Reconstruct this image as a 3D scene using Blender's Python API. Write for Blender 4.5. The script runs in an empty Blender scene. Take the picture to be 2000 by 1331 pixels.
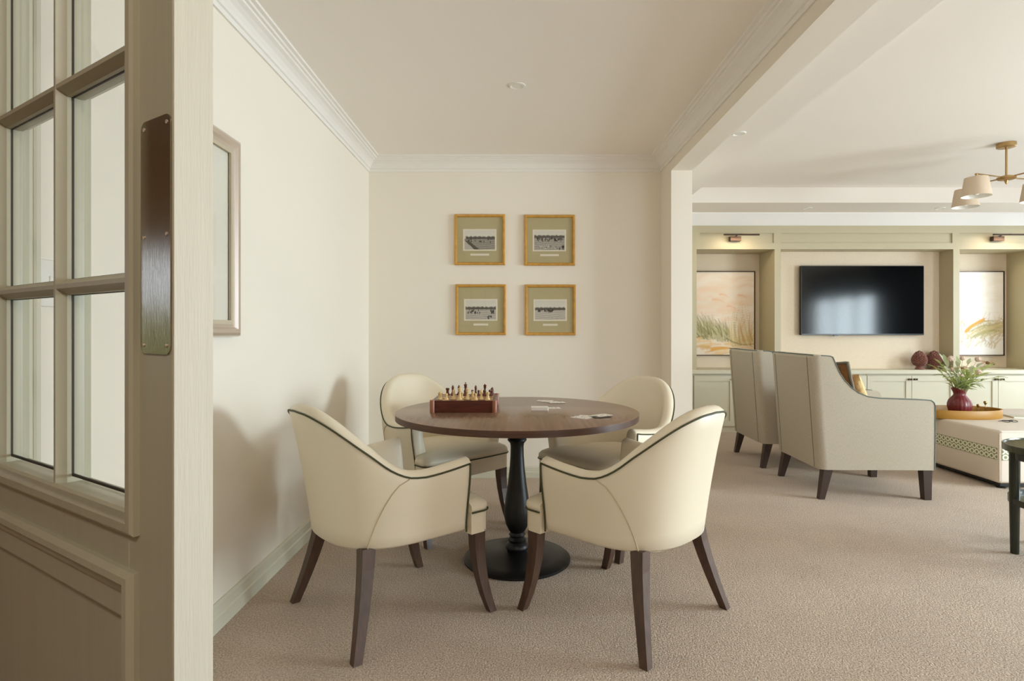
import bpy, bmesh, math, random
import numpy as np
from mathutils import Vector, Matrix
random.seed(7)
rng = np.random.default_rng(7)
SC = bpy.context.scene
COL = SC.collection
PI = math.pi

# ------------------------------------------------------------------ camera, world, light, exposure
CAMZ = 1.153
cd = bpy.data.cameras.new('camera'); cam = bpy.data.objects.new('camera', cd); COL.objects.link(cam)
cam.location = (0, 0, CAMZ); cam.rotation_euler = (PI/2, 0, 0)
cd.sensor_width = 36.0; cd.lens = 36.0*1140/2000
cd.shift_x = -0.005; cd.shift_y = -0.00975
cd.clip_start = 0.05
SC.camera = cam
SC.view_settings.view_transform = 'Standard'; SC.view_settings.look = 'None'
SC.view_settings.gamma = 1.0; SC.view_settings.use_curve_mapping = False
SC.view_settings.exposure = 0.07
SC.cycles.use_denoising = True
SC.cycles.max_bounces = 12; SC.cycles.diffuse_bounces = 8; SC.cycles.transparent_max_bounces = 16
SC.cycles.sample_clamp_indirect = 6.0
SC.cycles.caustics_reflective = False; SC.cycles.caustics_refractive = False

world = bpy.data.worlds.new('sky'); SC.world = world; world.use_nodes = True
wn = world.node_tree.nodes['Background']; wn.inputs['Color'].default_value = (0.72, 0.82, 1.0, 1); wn.inputs['Strength'].default_value = 2.2

def area_light(name, loc, rot, sx, sy, power, col, spread=180):
    l = bpy.data.lights.new(name, 'AREA'); l.shape = 'RECTANGLE'; l.size = sx; l.size_y = sy
    l.energy = power; l.color = col; l.spread = math.radians(spread)
    o = bpy.data.objects.new(name, l); COL.objects.link(o); o.location = loc; o.rotation_euler = rot
    return o
# daylight: the big window in the right-hand wall of the lounge, plus an added fill from behind
area_light('window_daylight', (9.0, 1.75, 2.30), (0, PI/2, 0), 2.6, 4.4, 620, (0.79, 0.93, 1.0))
area_light('window_daylight', (6.52, 1.95, 1.10), (0, PI/2, 0), 1.6, 2.3, 300, (0.79, 0.93, 1.0))
area_light('window_daylight', (6.52, 5.55, 1.28), (0, math.radians(80), 0), 1.8, 1.5, 24, (0.79, 0.93, 1.0))
area_light('rear_fill_light', (4.0, -1.62, 1.35), (-PI/2, 0, PI), 2.6, 1.9, 16, (0.79, 0.93, 1.0))  # added fill for surfaces facing the camera, no rear window known
def point_light(name, loc, power, col, r=0.05):
    l = bpy.data.lights.new(name, 'POINT'); l.energy = power; l.color = col; l.shadow_soft_size = r
    o = bpy.data.objects.new(name, l); COL.objects.link(o); o.location = loc; return o
area_light('camera_side_fill', (-0.04, -0.9, 2.44), (math.radians(30), 0, 0), 0.24, 0.24, 15, (1.0, 0.91, 0.80))  # added fill behind the camera, no ceiling lamp known there
point_light('hall_lamp', (-2.4, 0.2, 1.5), 2.2, (1.0, 0.60, 0.30), 0.12)

# ------------------------------------------------------------------ helpers
def lin(c):
    return tuple((v/255/12.92) if v/255 <= 0.04045 else ((v/255+0.055)/1.055)**2.4 for v in c)

def mat(name, rgb, rough=0.6, metal=0.0, var=0.0, vscale=40.0, bump=0.0, bscale=200.0, stretch=(1, 1, 1), spec=0.5, coat=0.0, rgb2=None):
    m = bpy.data.materials.new(name); m.use_nodes = True
    nt = m.node_tree; b = nt.nodes['Principled BSDF']
    c = lin(rgb)
    b.inputs['Base Color'].default_value = (*c, 1); b.inputs['Roughness'].default_value = rough
    b.inputs['Metallic'].default_value = metal; b.inputs['Specular IOR Level'].default_value = spec
    b.inputs['Coat Weight'].default_value = coat
    if var or bump or rgb2:
        tc = nt.nodes.new('ShaderNodeTexCoord'); mp = nt.nodes.new('ShaderNodeMapping')
        mp.inputs['Scale'].default_value = stretch
        nt.links.new(tc.outputs['Object'], mp.inputs['Vector'])
    if var or rgb2:
        n = nt.nodes.new('ShaderNodeTexNoise'); n.inputs['Scale'].default_value = vscale; n.inputs['Detail'].default_value = 4
        nt.links.new(mp.outputs['Vector'], n.inputs['Vector'])
        r = nt.nodes.new('ShaderNodeValToRGB')
        c2 = lin(rgb2) if rgb2 else tuple(min(1, v*(1+var)) for v in c)
        c1 = c if rgb2 else tuple(v*(1-var) for v in c)
        r.color_ramp.elements[0].position = 0.32; r.color_ramp.elements[1].position = 0.68
        r.color_ramp.elements[0].color = (*c1, 1); r.color_ramp.elements[1].color = (*c2, 1)
        nt.links.new(n.outputs['Fac'], r.inputs['Fac']); nt.links.new(r.outputs['Color'], b.inputs['Base Color'])
    if bump:
        n2 = nt.nodes.new('ShaderNodeTexNoise'); n2.inputs['Scale'].default_value = bscale; n2.inputs['Detail'].default_value = 3
        nt.links.new(mp.outputs['Vector'], n2.inputs['Vector'])
        bp = nt.nodes.new('ShaderNodeBump'); bp.inputs['Strength'].default_value = bump; bp.inputs['Distance'].default_value = 0.004
        nt.links.new(n2.outputs['Fac'], bp.inputs['Height']); nt.links.new(bp.outputs['Normal'], b.inputs['Normal'])
    return m

def glass_mat(name, tint=(0.93, 0.96, 0.93), refl=1.0):
    m = bpy.data.materials.new(name); m.use_nodes = True; nt = m.node_tree; nt.nodes.clear()
    out = nt.nodes.new('ShaderNodeOutputMaterial'); tr = nt.nodes.new('ShaderNodeBsdfTransparent'); gl = nt.nodes.new('ShaderNodeBsdfGlossy')
    fr = nt.nodes.new('ShaderNodeLayerWeight'); fr.inputs['Blend'].default_value = 0.5; mx = nt.nodes.new('ShaderNodeMixShader')
    pw = nt.nodes.new('ShaderNodeMath'); pw.operation = 'POWER'; pw.inputs[1].default_value = 5.0
    ma = nt.nodes.new('ShaderNodeMath'); ma.operation = 'MULTIPLY_ADD'; ma.inputs[1].default_value = 0.95; ma.inputs[2].default_value = 0.045
    nt.links.new(fr.outputs['Facing'], pw.inputs[0]); nt.links.new(pw.outputs[0], ma.inputs[0])
    tr.inputs['Color'].default_value = (*tint, 1); gl.inputs['Roughness'].default_value = 0.02
    mm = nt.nodes.new('ShaderNodeMath'); mm.operation = 'MULTIPLY'; mm.inputs[1].default_value = refl
    nt.links.new(ma.outputs[0], mm.inputs[0]); nt.links.new(mm.outputs[0], mx.inputs['Fac'])
    nt.links.new(tr.outputs[0], mx.inputs[1]); nt.links.new(gl.outputs[0], mx.inputs[2]); nt.links.new(mx.outputs[0], out.inputs['Surface'])
    return m

def vcol_mat(name, rough=0.6):
    m = bpy.data.materials.new(name); m.use_nodes = True; nt = m.node_tree; b = nt.nodes['Principled BSDF']
    a = nt.nodes.new('ShaderNodeVertexColor'); a.layer_name = 'Col'
    nt.links.new(a.outputs['Color'], b.inputs['Base Color']); b.inputs['Roughness'].default_value = rough
    b.inputs['Specular IOR Level'].default_value = 0.2
    return m

def obj(name, bm, m, parent=None, smooth=None, kind=None, label=None):
    bmesh.ops.recalc_face_normals(bm, faces=bm.faces)
    me = bpy.data.meshes.new(name); bm.to_mesh(me); bm.free()
    if m: me.materials.append(m)
    if smooth is not None:
        me.polygons.foreach_set('use_smooth', [True]*len(me.polygons))
        me.set_sharp_from_angle(angle=math.radians(smooth))
    o = bpy.data.objects.new(name, me); COL.objects.link(o)
    if parent: o.parent = parent
    if kind: o['kind'] = kind
    if label: o['label'] = label
    return o

def thing(name, label, cat, loc=(0, 0, 0), rotz=0.0, group=None, kind=None):
    o = bpy.data.objects.new(name, None); COL.objects.link(o); o.empty_display_size = 0.1
    o.location = loc; o.rotation_euler = (0, 0, rotz); tag(o, label, cat, group, kind); return o

def tag(o, label, cat, group=None, kind=None):
    o['label'] = label; o['category'] = cat
    if group: o['group'] = group
    if kind: o['kind'] = kind
    return o

def struct(name, bm, m, label=None, smooth=None, cat=None):
    o = obj(name, bm, m, smooth=smooth); o['kind'] = 'structure'
    if label: o['label'] = label
    if cat: o['category'] = cat
    return o

def copy_tree(o, parent=None):
    c = o.copy(); COL.objects.link(c)
    if parent: c.parent = parent
    for ch in list(o.children): copy_tree(ch, c)
    return c

def NB(): return bmesh.new()

def box(bm, x0, x1, y0, y1, z0, z1, bev=0.0, seg=2):
    vs = [bm.verts.new((x, y, z)) for z in (z0, z1) for (x, y) in ((x0, y0), (x1, y0), (x1, y1), (x0, y1))]
    fs = [bm.faces.new([vs[i] for i in f]) for f in ((3, 2, 1, 0), (4, 5, 6, 7), (0, 1, 5, 4), (1, 2, 6, 5), (2, 3, 7, 6), (3, 0, 4, 7))]
    if bev > 0:
        es = list({e for f in fs for e in f.edges})
        bmesh.ops.bevel(bm, geom=es, offset=bev, segments=seg, profile=0.5, affect='EDGES')
    return bm

def rbox(x0, x1, y0, y1, z0, z1, bev=0.0, seg=2):
    return box(NB(), x0, x1, y0, y1, z0, z1, bev, seg)

def prism(bm, pts, axis, a, b):
    """pts 2D polygon; axis 'x','y','z' extrude direction from a to b. (x:(y,z)) (y:(x,z)) (z:(x,y))"""
    def P(p, t):
        return {'x': (t, p[0], p[1]), 'y': (p[0], t, p[1]), 'z': (p[0], p[1], t)}[axis]
    A = [bm.verts.new(P(p, a)) for p in pts]; B = [bm.verts.new(P(p, b)) for p in pts]
    n = len(pts)
    for i in range(n): bm.faces.new((A[i], A[(i+1) % n], B[(i+1) % n], B[i]))
    bm.faces.new(A[::-1]); bm.faces.new(B)
    return bm

def lathe(bm, prof, n=32, c=(0, 0, 0), rib=0, ribamp=0.0, cap=True):
    rings = []
    for (r, z) in prof:
        ring = []
        for i in range(n):
            t = 2*PI*i/n
            rr = r*(1 + (ribamp*(abs(math.cos(rib*t/2))-0.6) if rib else 0))
            ring.append(bm.verts.new((c[0]+rr*math.cos(t), c[1]+rr*math.sin(t), c[2]+z)))
        rings.append(ring)
    for a, b in zip(rings, rings[1:]):
        for i in range(n): bm.faces.new((a[i], a[(i+1) % n], b[(i+1) % n], b[i]))
    if cap:
        if prof[0][0] > 1e-5: bm.faces.new(rings[0][::-1])
        if prof[-1][0] > 1e-5: bm.faces.new(rings[-1])
    return bm

def tube(bm, pts, r, n=6, closed=False, r1=None):
    pts = [Vector(p) for p in pts]; N = len(pts); rings = []
    up = None
    for i in range(N):
        if closed: t = pts[(i+1) % N]-pts[i-1]
        else: t = pts[min(i+1, N-1)]-pts[max(i-1, 0)]
        if t.length < 1e-9: t = Vector((0, 0, 1))
        t.normalize()
        if up is None:
            up = Vector((0, 0, 1)) if abs(t.z) < 0.9 else Vector((1, 0, 0))
        u = (up - t*up.dot(t))
        if u.length < 1e-4: u = t.orthogonal()
        u.normalize(); up = u; v = t.cross(u)
        rr = r if r1 is None else r+(r1-r)*i/max(1, N-1)
        rings.append([bm.verts.new(pts[i]+(u*math.cos(2*PI*k/n)+v*math.sin(2*PI*k/n))*rr) for k in range(n)])
    rng_ = range(N) if closed else range(N-1)
    for i in rng_:
        a, b = rings[i], rings[(i+1) % N]
        for k in range(n): bm.faces.new((a[k], a[(k+1) % n], b[(k+1) % n], b[k]))
    if not closed: bm.faces.new(rings[0][::-1]); bm.faces.new(rings[-1])
    return bm

def loft(bm, rings, closed=True, caps=True):
    R = [[bm.verts.new(p) for p in ring] for ring in rings]; n = len(R[0])
    for a, b in zip(R, R[1:]):
        for i in range(n if closed else n-1): bm.faces.new((a[i], a[(i+1) % n], b[(i+1) % n], b[i]))
    if caps: bm.faces.new(R[0][::-1]); bm.faces.new(R[-1])
    return bm

def leg_rings(path):
    """path: list of (x,y,z,half) square sections"""
    return [[(x-h, y-h, z), (x+h, y-h, z), (x+h, y+h, z), (x-h, y+h, z)] for (x, y, z, h) in path]

def interp(x, xs, ys):
    """monotone smooth interpolation"""
    if x <= xs[0]: return ys[0]
    if x >= xs[-1]: return ys[-1]
    for i in range(len(xs)-1):
        if x <= xs[i+1]:
            h = xs[i+1]-xs[i]; t = (x-xs[i])/h
            def sl(k):
                if k == 0: return (ys[1]-ys[0])/(xs[1]-xs[0])
                if k == len(xs)-1: return (ys[-1]-ys[-2])/(xs[-1]-xs[-2])
                return (ys[k+1]-ys[k-1])/(xs[k+1]-xs[k-1])
            m0, m1 = sl(i)*h, sl(i+1)*h
            return (2*t**3-3*t*t+1)*ys[i]+(t**3-2*t*t+t)*m0+(-2*t**3+3*t*t)*ys[i+1]+(t**3-t*t)*m1

def pframe_x(x0, x1, y0, y1, z0, z1, w):
    b = NB(); box(b, x0, x1, y0, y1, z0, z0+w); box(b, x0, x1, y0, y1, z1-w, z1); box(b, x0, x1, y0, y0+w, z0+w, z1-w); box(b, x0, x1, y1-w, y1, z0+w, z1-w); return b
# ------------------------------------------------------------------ materials
M = {}
M['wall'] = mat('wall_paint', (237, 230, 217), 0.75, bump=0.05, bscale=350)
M['white'] = mat('white_ceiling_paint', (243, 237, 229), 0.8)
M['lounge_white_dimmed'] = mat('white_ceiling_paint_dimmed', (234, 226, 217), 0.8)  # same ceiling white, darkened to offset the stronger light in the lounge
M['cornice'] = mat('white_cornice_paint', (236, 232, 226), 0.6)
M['sage_light'] = mat('pale_sage_paint', (208, 205, 186), 0.45)
M['sage'] = mat('sage_joinery_paint', (188, 177, 146), 0.45)
M['door'] = mat('sage_door_paint', (182, 179, 158), 0.4, var=0.03, vscale=9, stretch=(6, 6, 0.6))
M['door_edge'] = mat('brushed_door_edge_lit', (214, 209, 193), 0.55, bump=0.12, bscale=60, stretch=(8, 8, 0.5), var=0.02, vscale=14)  # door paint again, made lighter for the window-lit edge
M['gasket_and_groove'] = mat('dark_seal_and_groove', (46, 40, 32), 0.6)
M['steel'] = mat('brushed_steel', (178, 170, 156), 0.14, metal=1.0, bump=0.08, bscale=80, stretch=(20, 20, 0.4))
M['pane'] = glass_mat('clear_glass', (0.992, 0.996, 0.992), 0.6)
M['picglass'] = glass_mat('picture_glass', (0.99, 0.99, 0.98), 0.6)
M['cream'] = mat('cream_vinyl', (230, 219, 196), 0.42, bump=0.05, bscale=260)
M['thread'] = mat('beige_seam_thread', (196, 180, 148), 0.7)
M['cabinet'] = mat('sage_cabinet_paint', (205, 198, 174), 0.45)
M['olive'] = mat('dark_olive_piping', (66, 66, 38), 0.6)
M['wood_leg'] = mat('dark_walnut_leg', (78, 56, 44), 0.38, var=0.25, vscale=10, stretch=(6, 6, 0.7))
M['wood_leg2'] = mat('dark_espresso_leg', (58, 40, 32), 0.4)
M['black'] = mat('black_satin_metal', (17, 16, 16), 0.42)
M['slip'] = mat('tan_slip', (192, 180, 156), 0.6)
M['rosewood'] = mat('polished_rosewood', (82, 34, 20), 0.3, var=0.35, vscale=14, stretch=(1, 1, 6))
M['rosewood_light'] = mat('pale_rosewood_post', (152, 92, 66), 0.35)
M['box_light'] = mat('boxwood', (226, 196, 138), 0.4)
M['box_dark'] = mat('dark_red_wood', (96, 42, 26), 0.38)
M['sq_dark'] = mat('dark_square_veneer', (110, 62, 40), 0.4)
M['sq_light'] = mat('light_square_veneer', (214, 178, 130), 0.4)
M['card'] = mat('white_card', (238, 234, 226), 0.5)
M['card_back'] = mat('dark_card_back', (44, 30, 34), 0.5)
M['card_ink'] = mat('card_ink', (150, 40, 36), 0.6)
M['gold'] = mat('ochre_gold_frame', (196, 146, 62), 0.38, var=0.12, vscale=30)
M['matboard'] = mat('khaki_green_mat', (188, 177, 138), 0.85)
M['print_border'] = mat('print_border', (236, 228, 212), 0.8)
M['silver'] = mat('champagne_silver_frame', (226, 214, 202), 0.33, metal=0.8)
M['artwhite'] = mat('pale_artwork', (232, 228, 218), 0.7)
M['plastic_white'] = mat('white_plastic', (236, 233, 226), 0.35)
M['tvblack'] = mat('tv_bezel', (14, 14, 15), 0.3)
M['tvscreen'] = mat('tv_screen', (8, 8, 9), 0.11, spec=0.36)
M['bronze'] = mat('dark_bronze', (78, 62, 52), 0.35, metal=0.8)
M['brass'] = mat('aged_brass', (178, 146, 98), 0.35, metal=0.85)
M['shade'] = mat('linen_shade', (208, 188, 164), 0.8, var=0.05, vscale=20, stretch=(20, 20, 1))
M['terracotta'] = mat('terracotta_glaze', (124, 78, 66), 0.4)
M['vase'] = mat('burgundy_ceramic', (112, 38, 40), 0.35)
M['mustard'] = mat('mustard_lacquer', (164, 118, 40), 0.5)
M['leaf'] = mat('pale_green_leaf', (206, 214, 150), 0.5, var=0.1, vscale=30)
M['leaf2'] = mat('grey_green_leaf', (222, 226, 200), 0.55)
M['stem'] = mat('green_stem', (140, 150, 96), 0.6)
M['pompom'] = mat('dusty_pink_seedhead', (208, 182, 166), 0.8)
M['petal'] = mat('pale_peach_petal', (236, 206, 182), 0.6)
M['bud'] = mat('brown_bud', (110, 88, 52), 0.7)
M['ottoman'] = mat('oatmeal_linen', (218, 205, 190), 0.85, var=0.03, vscale=200)
M['darkgreen'] = mat('dark_green_lacquer', (34, 38, 24), 0.22)
M['greentop'] = mat('dark_green_table_surface', (58, 60, 38), 0.2)
M['velvet'] = mat('brown_velvet', (120, 76, 30), 0.7, var=0.3, vscale=9)
M['taupe'] = mat('taupe_piping', (112, 104, 88), 0.7)
M['yellowwool'] = mat('mustard_bobble_wool', (222, 190, 136), 0.9, bump=1.0, bscale=120, var=0.12, vscale=60)
M['teal_piping'] = mat('blue_grey_piping', (92, 104, 100), 0.6)
M['drape'] = mat('charcoal_drape', (44, 42, 44), 0.9)
M['blind'] = mat('taupe_blind', (88, 80, 70), 0.9)
M['hallfloor'] = mat('hall_oak_floor', (120, 76, 42), 0.4, var=0.2, vscale=6, stretch=(8, 1, 1))
M['hallwall'] = mat('hall_wall_paint', (176, 150, 116), 0.8)
M['dark'] = mat('dark_ink', (50, 46, 42), 0.8)
M['bulb'] = mat('opal_bulb', (240, 236, 228), 0.3)

def streak_mat(name, c1, c2, rough, stretch, scale, bump=0.25, spec=0.5, detail=6):
    m = mat(name, c1, rough, rgb2=c2, vscale=scale, stretch=stretch, bump=bump, bscale=scale*1.5, spec=spec)
    return m
M['tabletop'] = streak_mat('walnut_laminate', (120, 91, 72), (137, 106, 85), 0.22, (30, 1.2, 30), 2.2, 0.05)
M['tableedge'] = streak_mat('walnut_edge_band', (70, 46, 36), (92, 64, 52), 0.35, (3, 3, 60), 2.0, 0.05)
M['linen'] = streak_mat('pale_grey_linen', (170, 160, 143), (190, 180, 163), 0.85, (260, 260, 24), 3.0, 0.25, 0.2)
M['grass'] = streak_mat('grasscloth', (224, 206, 180), (236, 221, 199), 0.8, (60, 1, 16), 6.0, 0.2, 0.2)

# carpet: cut pile of mixed beige tufts
def carpet():
    m = bpy.data.materials.new('beige_twist_carpet'); m.use_nodes = True; nt = m.node_tree; b = nt.nodes['Principled BSDF']
    tc = nt.nodes.new('ShaderNodeTexCoord')
    n = nt.nodes.new('ShaderNodeTexNoise'); n.inputs['Scale'].default_value = 150; n.inputs['Detail'].default_value = 5; n.inputs['Roughness'].default_value = 0.7
    n2 = nt.nodes.new('ShaderNodeTexNoise'); n2.inputs['Scale'].default_value = 3.0; n2.inputs['Detail'].default_value = 3
    v = nt.nodes.new('ShaderNodeTexVoronoi'); v.inputs['Scale'].default_value = 170; v.inputs['Randomness'].default_value = 1
    for q in (n, n2, v): nt.links.new(tc.outputs['Object'], q.inputs['Vector'])
    r = nt.nodes.new('ShaderNodeValToRGB')
    e = r.color_ramp.elements; e[0].position = 0.33; e[1].position = 0.68
    e[0].color = (*lin((164, 143, 125)), 1); e[1].color = (*lin((240, 223, 205)), 1)
    nt.links.new(n.outputs['Fac'], r.inputs['Fac'])
    mx = nt.nodes.new('ShaderNodeMixRGB'); mx.blend_type = 'MULTIPLY'; mx.inputs['Fac'].default_value = 1.0
    r2 = nt.nodes.new('ShaderNodeValToRGB'); r2.color_ramp.elements[0].position = 0.3; r2.color_ramp.elements[1].position = 0.7
    r2.color_ramp.elements[0].color = (0.90, 0.90, 0.90, 1); r2.color_ramp.elements[1].color = (1, 1, 1, 1)
    nt.links.new(n2.outputs['Fac'], r2.inputs['Fac'])
    nt.links.new(r.outputs['Color'], mx.inputs[1]); nt.links.new(r2.outputs['Color'], mx.inputs[2])
    nt.links.new(mx.outputs[0], b.inputs['Base Color'])
    ad = nt.nodes.new('ShaderNodeMath'); ad.operation = 'SUBTRACT'
    nt.links.new(n.outputs['Fac'], ad.inputs[0]); nt.links.new(v.outputs['Distance'], ad.inputs[1])
    bp = nt.nodes.new('ShaderNodeBump'); bp.inputs['Strength'].default_value = 0.9; bp.inputs['Distance'].default_value = 0.006
    nt.links.new(ad.outputs[0], bp.inputs['Height']); nt.links.new(bp.outputs['Normal'], b.inputs['Normal'])
    b.inputs['Roughness'].default_value = 0.95; b.inputs['Specular IOR Level'].default_value = 0.15
    return m
M['carpet'] = carpet()

def braid_mat():
    m = bpy.data.materials.new('green_woven_trim'); m.use_nodes = True; nt = m.node_tree; b = nt.nodes['Principled BSDF']
    uv = nt.nodes.new('ShaderNodeUVMap'); uv.uv_map = 'UVMap'
    sp = nt.nodes.new('ShaderNodeSeparateXYZ'); nt.links.new(uv.outputs['UV'], sp.inputs[0])
    def math_(op, a, b_=None):
        n = nt.nodes.new('ShaderNodeMath'); n.operation = op
        for i, q in enumerate((a, b_)):
            if q is None: continue
            if isinstance(q, (int, float)): n.inputs[i].default_value = q
            else: nt.links.new(q, n.inputs[i])
        return n.outputs[0]
    v = math_('MULTIPLY', sp.outputs['Y'], 2.0)
    row = math_('FLOOR', v); fv = math_('SUBTRACT', math_('FRACT', v), 0.5)
    u = math_('ADD', sp.outputs['X'], math_('MULTIPLY', row, 0.5)); fu = math_('SUBTRACT', math_('FRACT', u), 0.5)
    d = math_('SQRT', math_('ADD', math_('MULTIPLY', math_('MULTIPLY', fu, fu), 4.6), math_('MULTIPLY', math_('MULTIPLY', fv, fv), 4.6)))
    ring = math_('MULTIPLY', math_('GREATER_THAN', d, 0.55), math_('LESS_THAN', d, 1.06))
    edge = math_('GREATER_THAN', math_('ABSOLUTE', math_('SUBTRACT', sp.outputs['Y'], 0.5)), 0.46)
    fac = math_('MULTIPLY', ring, math_('SUBTRACT', 1.0, edge))
    mx = nt.nodes.new('ShaderNodeMixRGB'); nt.links.new(fac, mx.inputs['Fac'])
    mx.inputs[1].default_value = (*lin((134, 138, 98)), 1); mx.inputs[2].default_value = (*lin((230, 226, 204)), 1)
    nt.links.new(mx.outputs[0], b.inputs['Base Color']); b.inputs['Roughness'].default_value = 0.9
    return m
M['braid'] = braid_mat()

# ------------------------------------------------------------------ room shell
XL, XR, YB = -1.165, 1.129, 4.58        # games alcove
XB = 1.283; YN = 4.276                  # nib wall / beam
YF = 6.57; YT = 7.05; XE = 6.40         # joinery face, lounge end wall, window wall
ZC, ZS, ZT = 2.505, 2.464, 2.62
YREAR = -1.4; YHALL = 0.42; XH = 0.72   # behind the camera: hall and lounge rear wall

struct('floor', rbox(XL-0.1, XE+0.1, YHALL, YT+0.1, -0.08, 0.0), M['carpet'], 'beige twist-pile carpet running through both rooms', cat='floor')
b = NB(); box(b, XL-0.1, XE+0.1, YREAR-0.1, YHALL, -0.08, -0.001)
struct('floor', b, M['carpet'], 'carpeted floor behind the camera', cat='floor')
struct('wall_left', rbox(XL-0.1, XL, 1.32, YB, 0, ZC+0.1), M['wall'], 'long cream wall on the left of the games alcove', cat='wall')
HX = -4.2
struct('wall_hall', rbox(HX-0.1, XL-0.1, 1.32, 1.42, 0, ZC+0.1), M['hallwall'], 'hall wall running away to the left behind the door', cat='wall')
b = NB(); box(b, HX-0.1, HX, YREAR, 0.25, 0, ZC+0.1); box(b, HX-0.1, HX, 0.25, 1.32, 0, 0.7); box(b, HX-0.1, HX, 0.25, 1.32, 1.72, ZC+0.1)
struct('wall_hall_end', b, M['hallwall'], 'far end wall of the hall with a small window', cat='wall')
b = NB(); box(b, HX-0.1, XL-0.1, YREAR-0.12, YREAR, 0, ZC+0.1); struct('wall_hall_rear', b, M['hallwall'], 'rear wall of the hall', cat='wall')
struct('floor', rbox(HX-0.1, XL-0.1, YREAR-0.1, 1.42, -0.08, 0.0), M['hallfloor'], 'oak hall floor to the left of the camera', cat='floor')
struct('ceiling', rbox(HX-0.1, XL-0.1, YREAR-0.1, 1.42, ZC, ZC+0.1), M['white'], 'hall ceiling to the left of the camera', cat='ceiling')
wd = thing('window_3', 'small hall window looking onto a hedge', 'window', (0, 0, 0), kind='structure')
obj('frame', pframe_x(HX-0.08, HX-0.02, 0.25, 1.32, 0.7, 1.72, 0.04), M['plastic_white'], wd); obj('pane', rbox(HX-0.055, HX-0.049, 0.29, 1.28, 0.74, 1.68), M['pane'], wd)
hb = NB(); box(hb, -5.4, -4.8, -0.6, 2.4, 0.0, 1.30)
bmesh.ops.subdivide_edges(hb, edges=hb.edges[:], cuts=10, use_grid_fill=True)
for v in hb.verts: v.co += Vector((random.uniform(-.05, .05), random.uniform(-.05, .05), random.uniform(-.04, .04)*(v.co.z > 0.1)))
tag(obj('hedge', hb, M['leaf'], kind='stuff'), 'clipped green hedge outside the hall window', 'hedge')
struct('wall_back', rbox(XL-0.1, XR, YB, YB+0.12, 0, ZC+0.1), M['wall'], 'cream wall behind the four small pictures', cat='wall')
struct('wall_right', rbox(XR, XB, YN, YT, 0, ZT+0.1), M['wall'], 'cream nib wall between alcove and lounge', cat='wall')
struct('wall_lounge', rbox(XB, XE+0.1, YT, YT+0.1, 0, ZT+0.1), M['wall'], 'lounge end wall behind the sage joinery', cat='wall')
# window wall on the far right with an opening
WY0, WY1, WZ0, WZ1 = 0.82, 3.08, 0.32, 1.9
VY0, VY1 = 4.80, 6.30
b = NB(); box(b, XE, XE+0.12, YREAR, WY0, 0, ZT+0.1); box(b, XE, XE+0.12, WY1, VY0, 0, ZT+0.1); box(b, XE, XE+0.12, VY1, YT, 0, ZT+0.1)
box(b, XE, XE+0.12, VY0, VY1, 0, WZ0); box(b, XE, XE+0.12, VY0, VY1, 2.2, ZT+0.1)
box(b, XE, XE+0.12, WY0, WY1, 0, WZ0); box(b, XE, XE+0.12, WY0, WY1, WZ1, ZT+0.1)
struct('wall_window', b, M['wall'], 'lounge wall with the tall window', cat='wall')
# rear wall behind camera, with an opening added for the fill light
b = NB(); box(b, XL-0.1, 2.7, YREAR-0.12, YREAR, 0, ZT+0.1); box(b, 5.3, XE+0.12, YREAR-0.12, YREAR, 0, ZT+0.1)
box(b, 2.7, 5.3, YREAR-0.12, YREAR, 0, 0.4); box(b, 2.7, 5.3, YREAR-0.12, YREAR, 2.3, ZT+0.1)
struct('wall_rear', b, M['wall'], 'rear wall of lounge behind the camera', cat='wall')
struct('wall_hall', rbox(XH, XH+0.1, YREAR, YHALL, 0, ZT+0.1), M['hallwall'], 'added wall beside the camera, blocking light to the door', cat='wall')  # unseen wall added to keep room light off the door face

struct('ceiling', rbox(XL-0.1, XR, YREAR, YB, ZC, ZC+0.1), M['white'], 'flat ceiling of the games alcove', cat='ceiling')
TX0, TX1, TY0, TY1 = 1.69, 5.95, 0.1, 5.98
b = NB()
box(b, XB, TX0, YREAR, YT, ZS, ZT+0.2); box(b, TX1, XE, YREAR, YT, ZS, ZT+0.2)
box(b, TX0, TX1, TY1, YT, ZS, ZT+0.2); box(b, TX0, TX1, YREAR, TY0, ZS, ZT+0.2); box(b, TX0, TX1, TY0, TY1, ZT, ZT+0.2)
struct('ceiling', b, M['lounge_white_dimmed'], 'recessed tray ceiling of the lounge', cat='ceiling')
struct('trim_1', rbox(XR, XB, YREAR, YN, 2.327, ZT+0.1), M['wall'], 'boxed beam between alcove and lounge', cat='beam')

# cornice
CP = [(0, -0.108), (0.010, -0.108), (0.012, -0.088), (0.020, -0.084), (0.024, -0.070), (0.034, -0.052), (0.050, -0.038), (0.066, -0.030), (0.068, -0.022),
      (0.080, -0.020), (0.084, -0.012), (0.100, -0.010), (0.102, 0.0), (0, 0)]
def cornice(name, A, B, n, mA, mB, label, prof=CP, z0=ZC):
    A = Vector((*A, 0)); B = Vector((*B, 0)); n = Vector((*n, 0)); d = (B-A).normalized(); bm = NB()
    rings = [[tuple(A+n*p+d*(p*mA)+Vector((0, 0, z0+z))) for p, z in prof], [tuple(B+n*p-d*(p*mB)+Vector((0, 0, z0+z))) for p, z in prof]]
    loft(bm, rings); return struct(name, bm, M['cornice'], label, cat='cornice')
cornice('trim_2', (XL, 0.3), (XL, YB), (1, 0), 0, 1, 'moulded white cornice above the left wall')
cornice('trim_3', (XL, YB), (XR, YB), (0, -1), 1, 1, 'moulded white cornice above the four pictures')
cornice('trim_4', (XR, YREAR), (XR, YB), (-1, 0), 0, 1, 'moulded white cornice along the beam')
cornice('trim_5', (XB, YF), (XE, YF), (0, -1), 0, 0, 'plain white cornice above the sage joinery',
        prof=[(0, -0.13), (0.012, -0.13), (0.10, -0.012), (0.10, 0), (0, 0)], z0=ZS)

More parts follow.
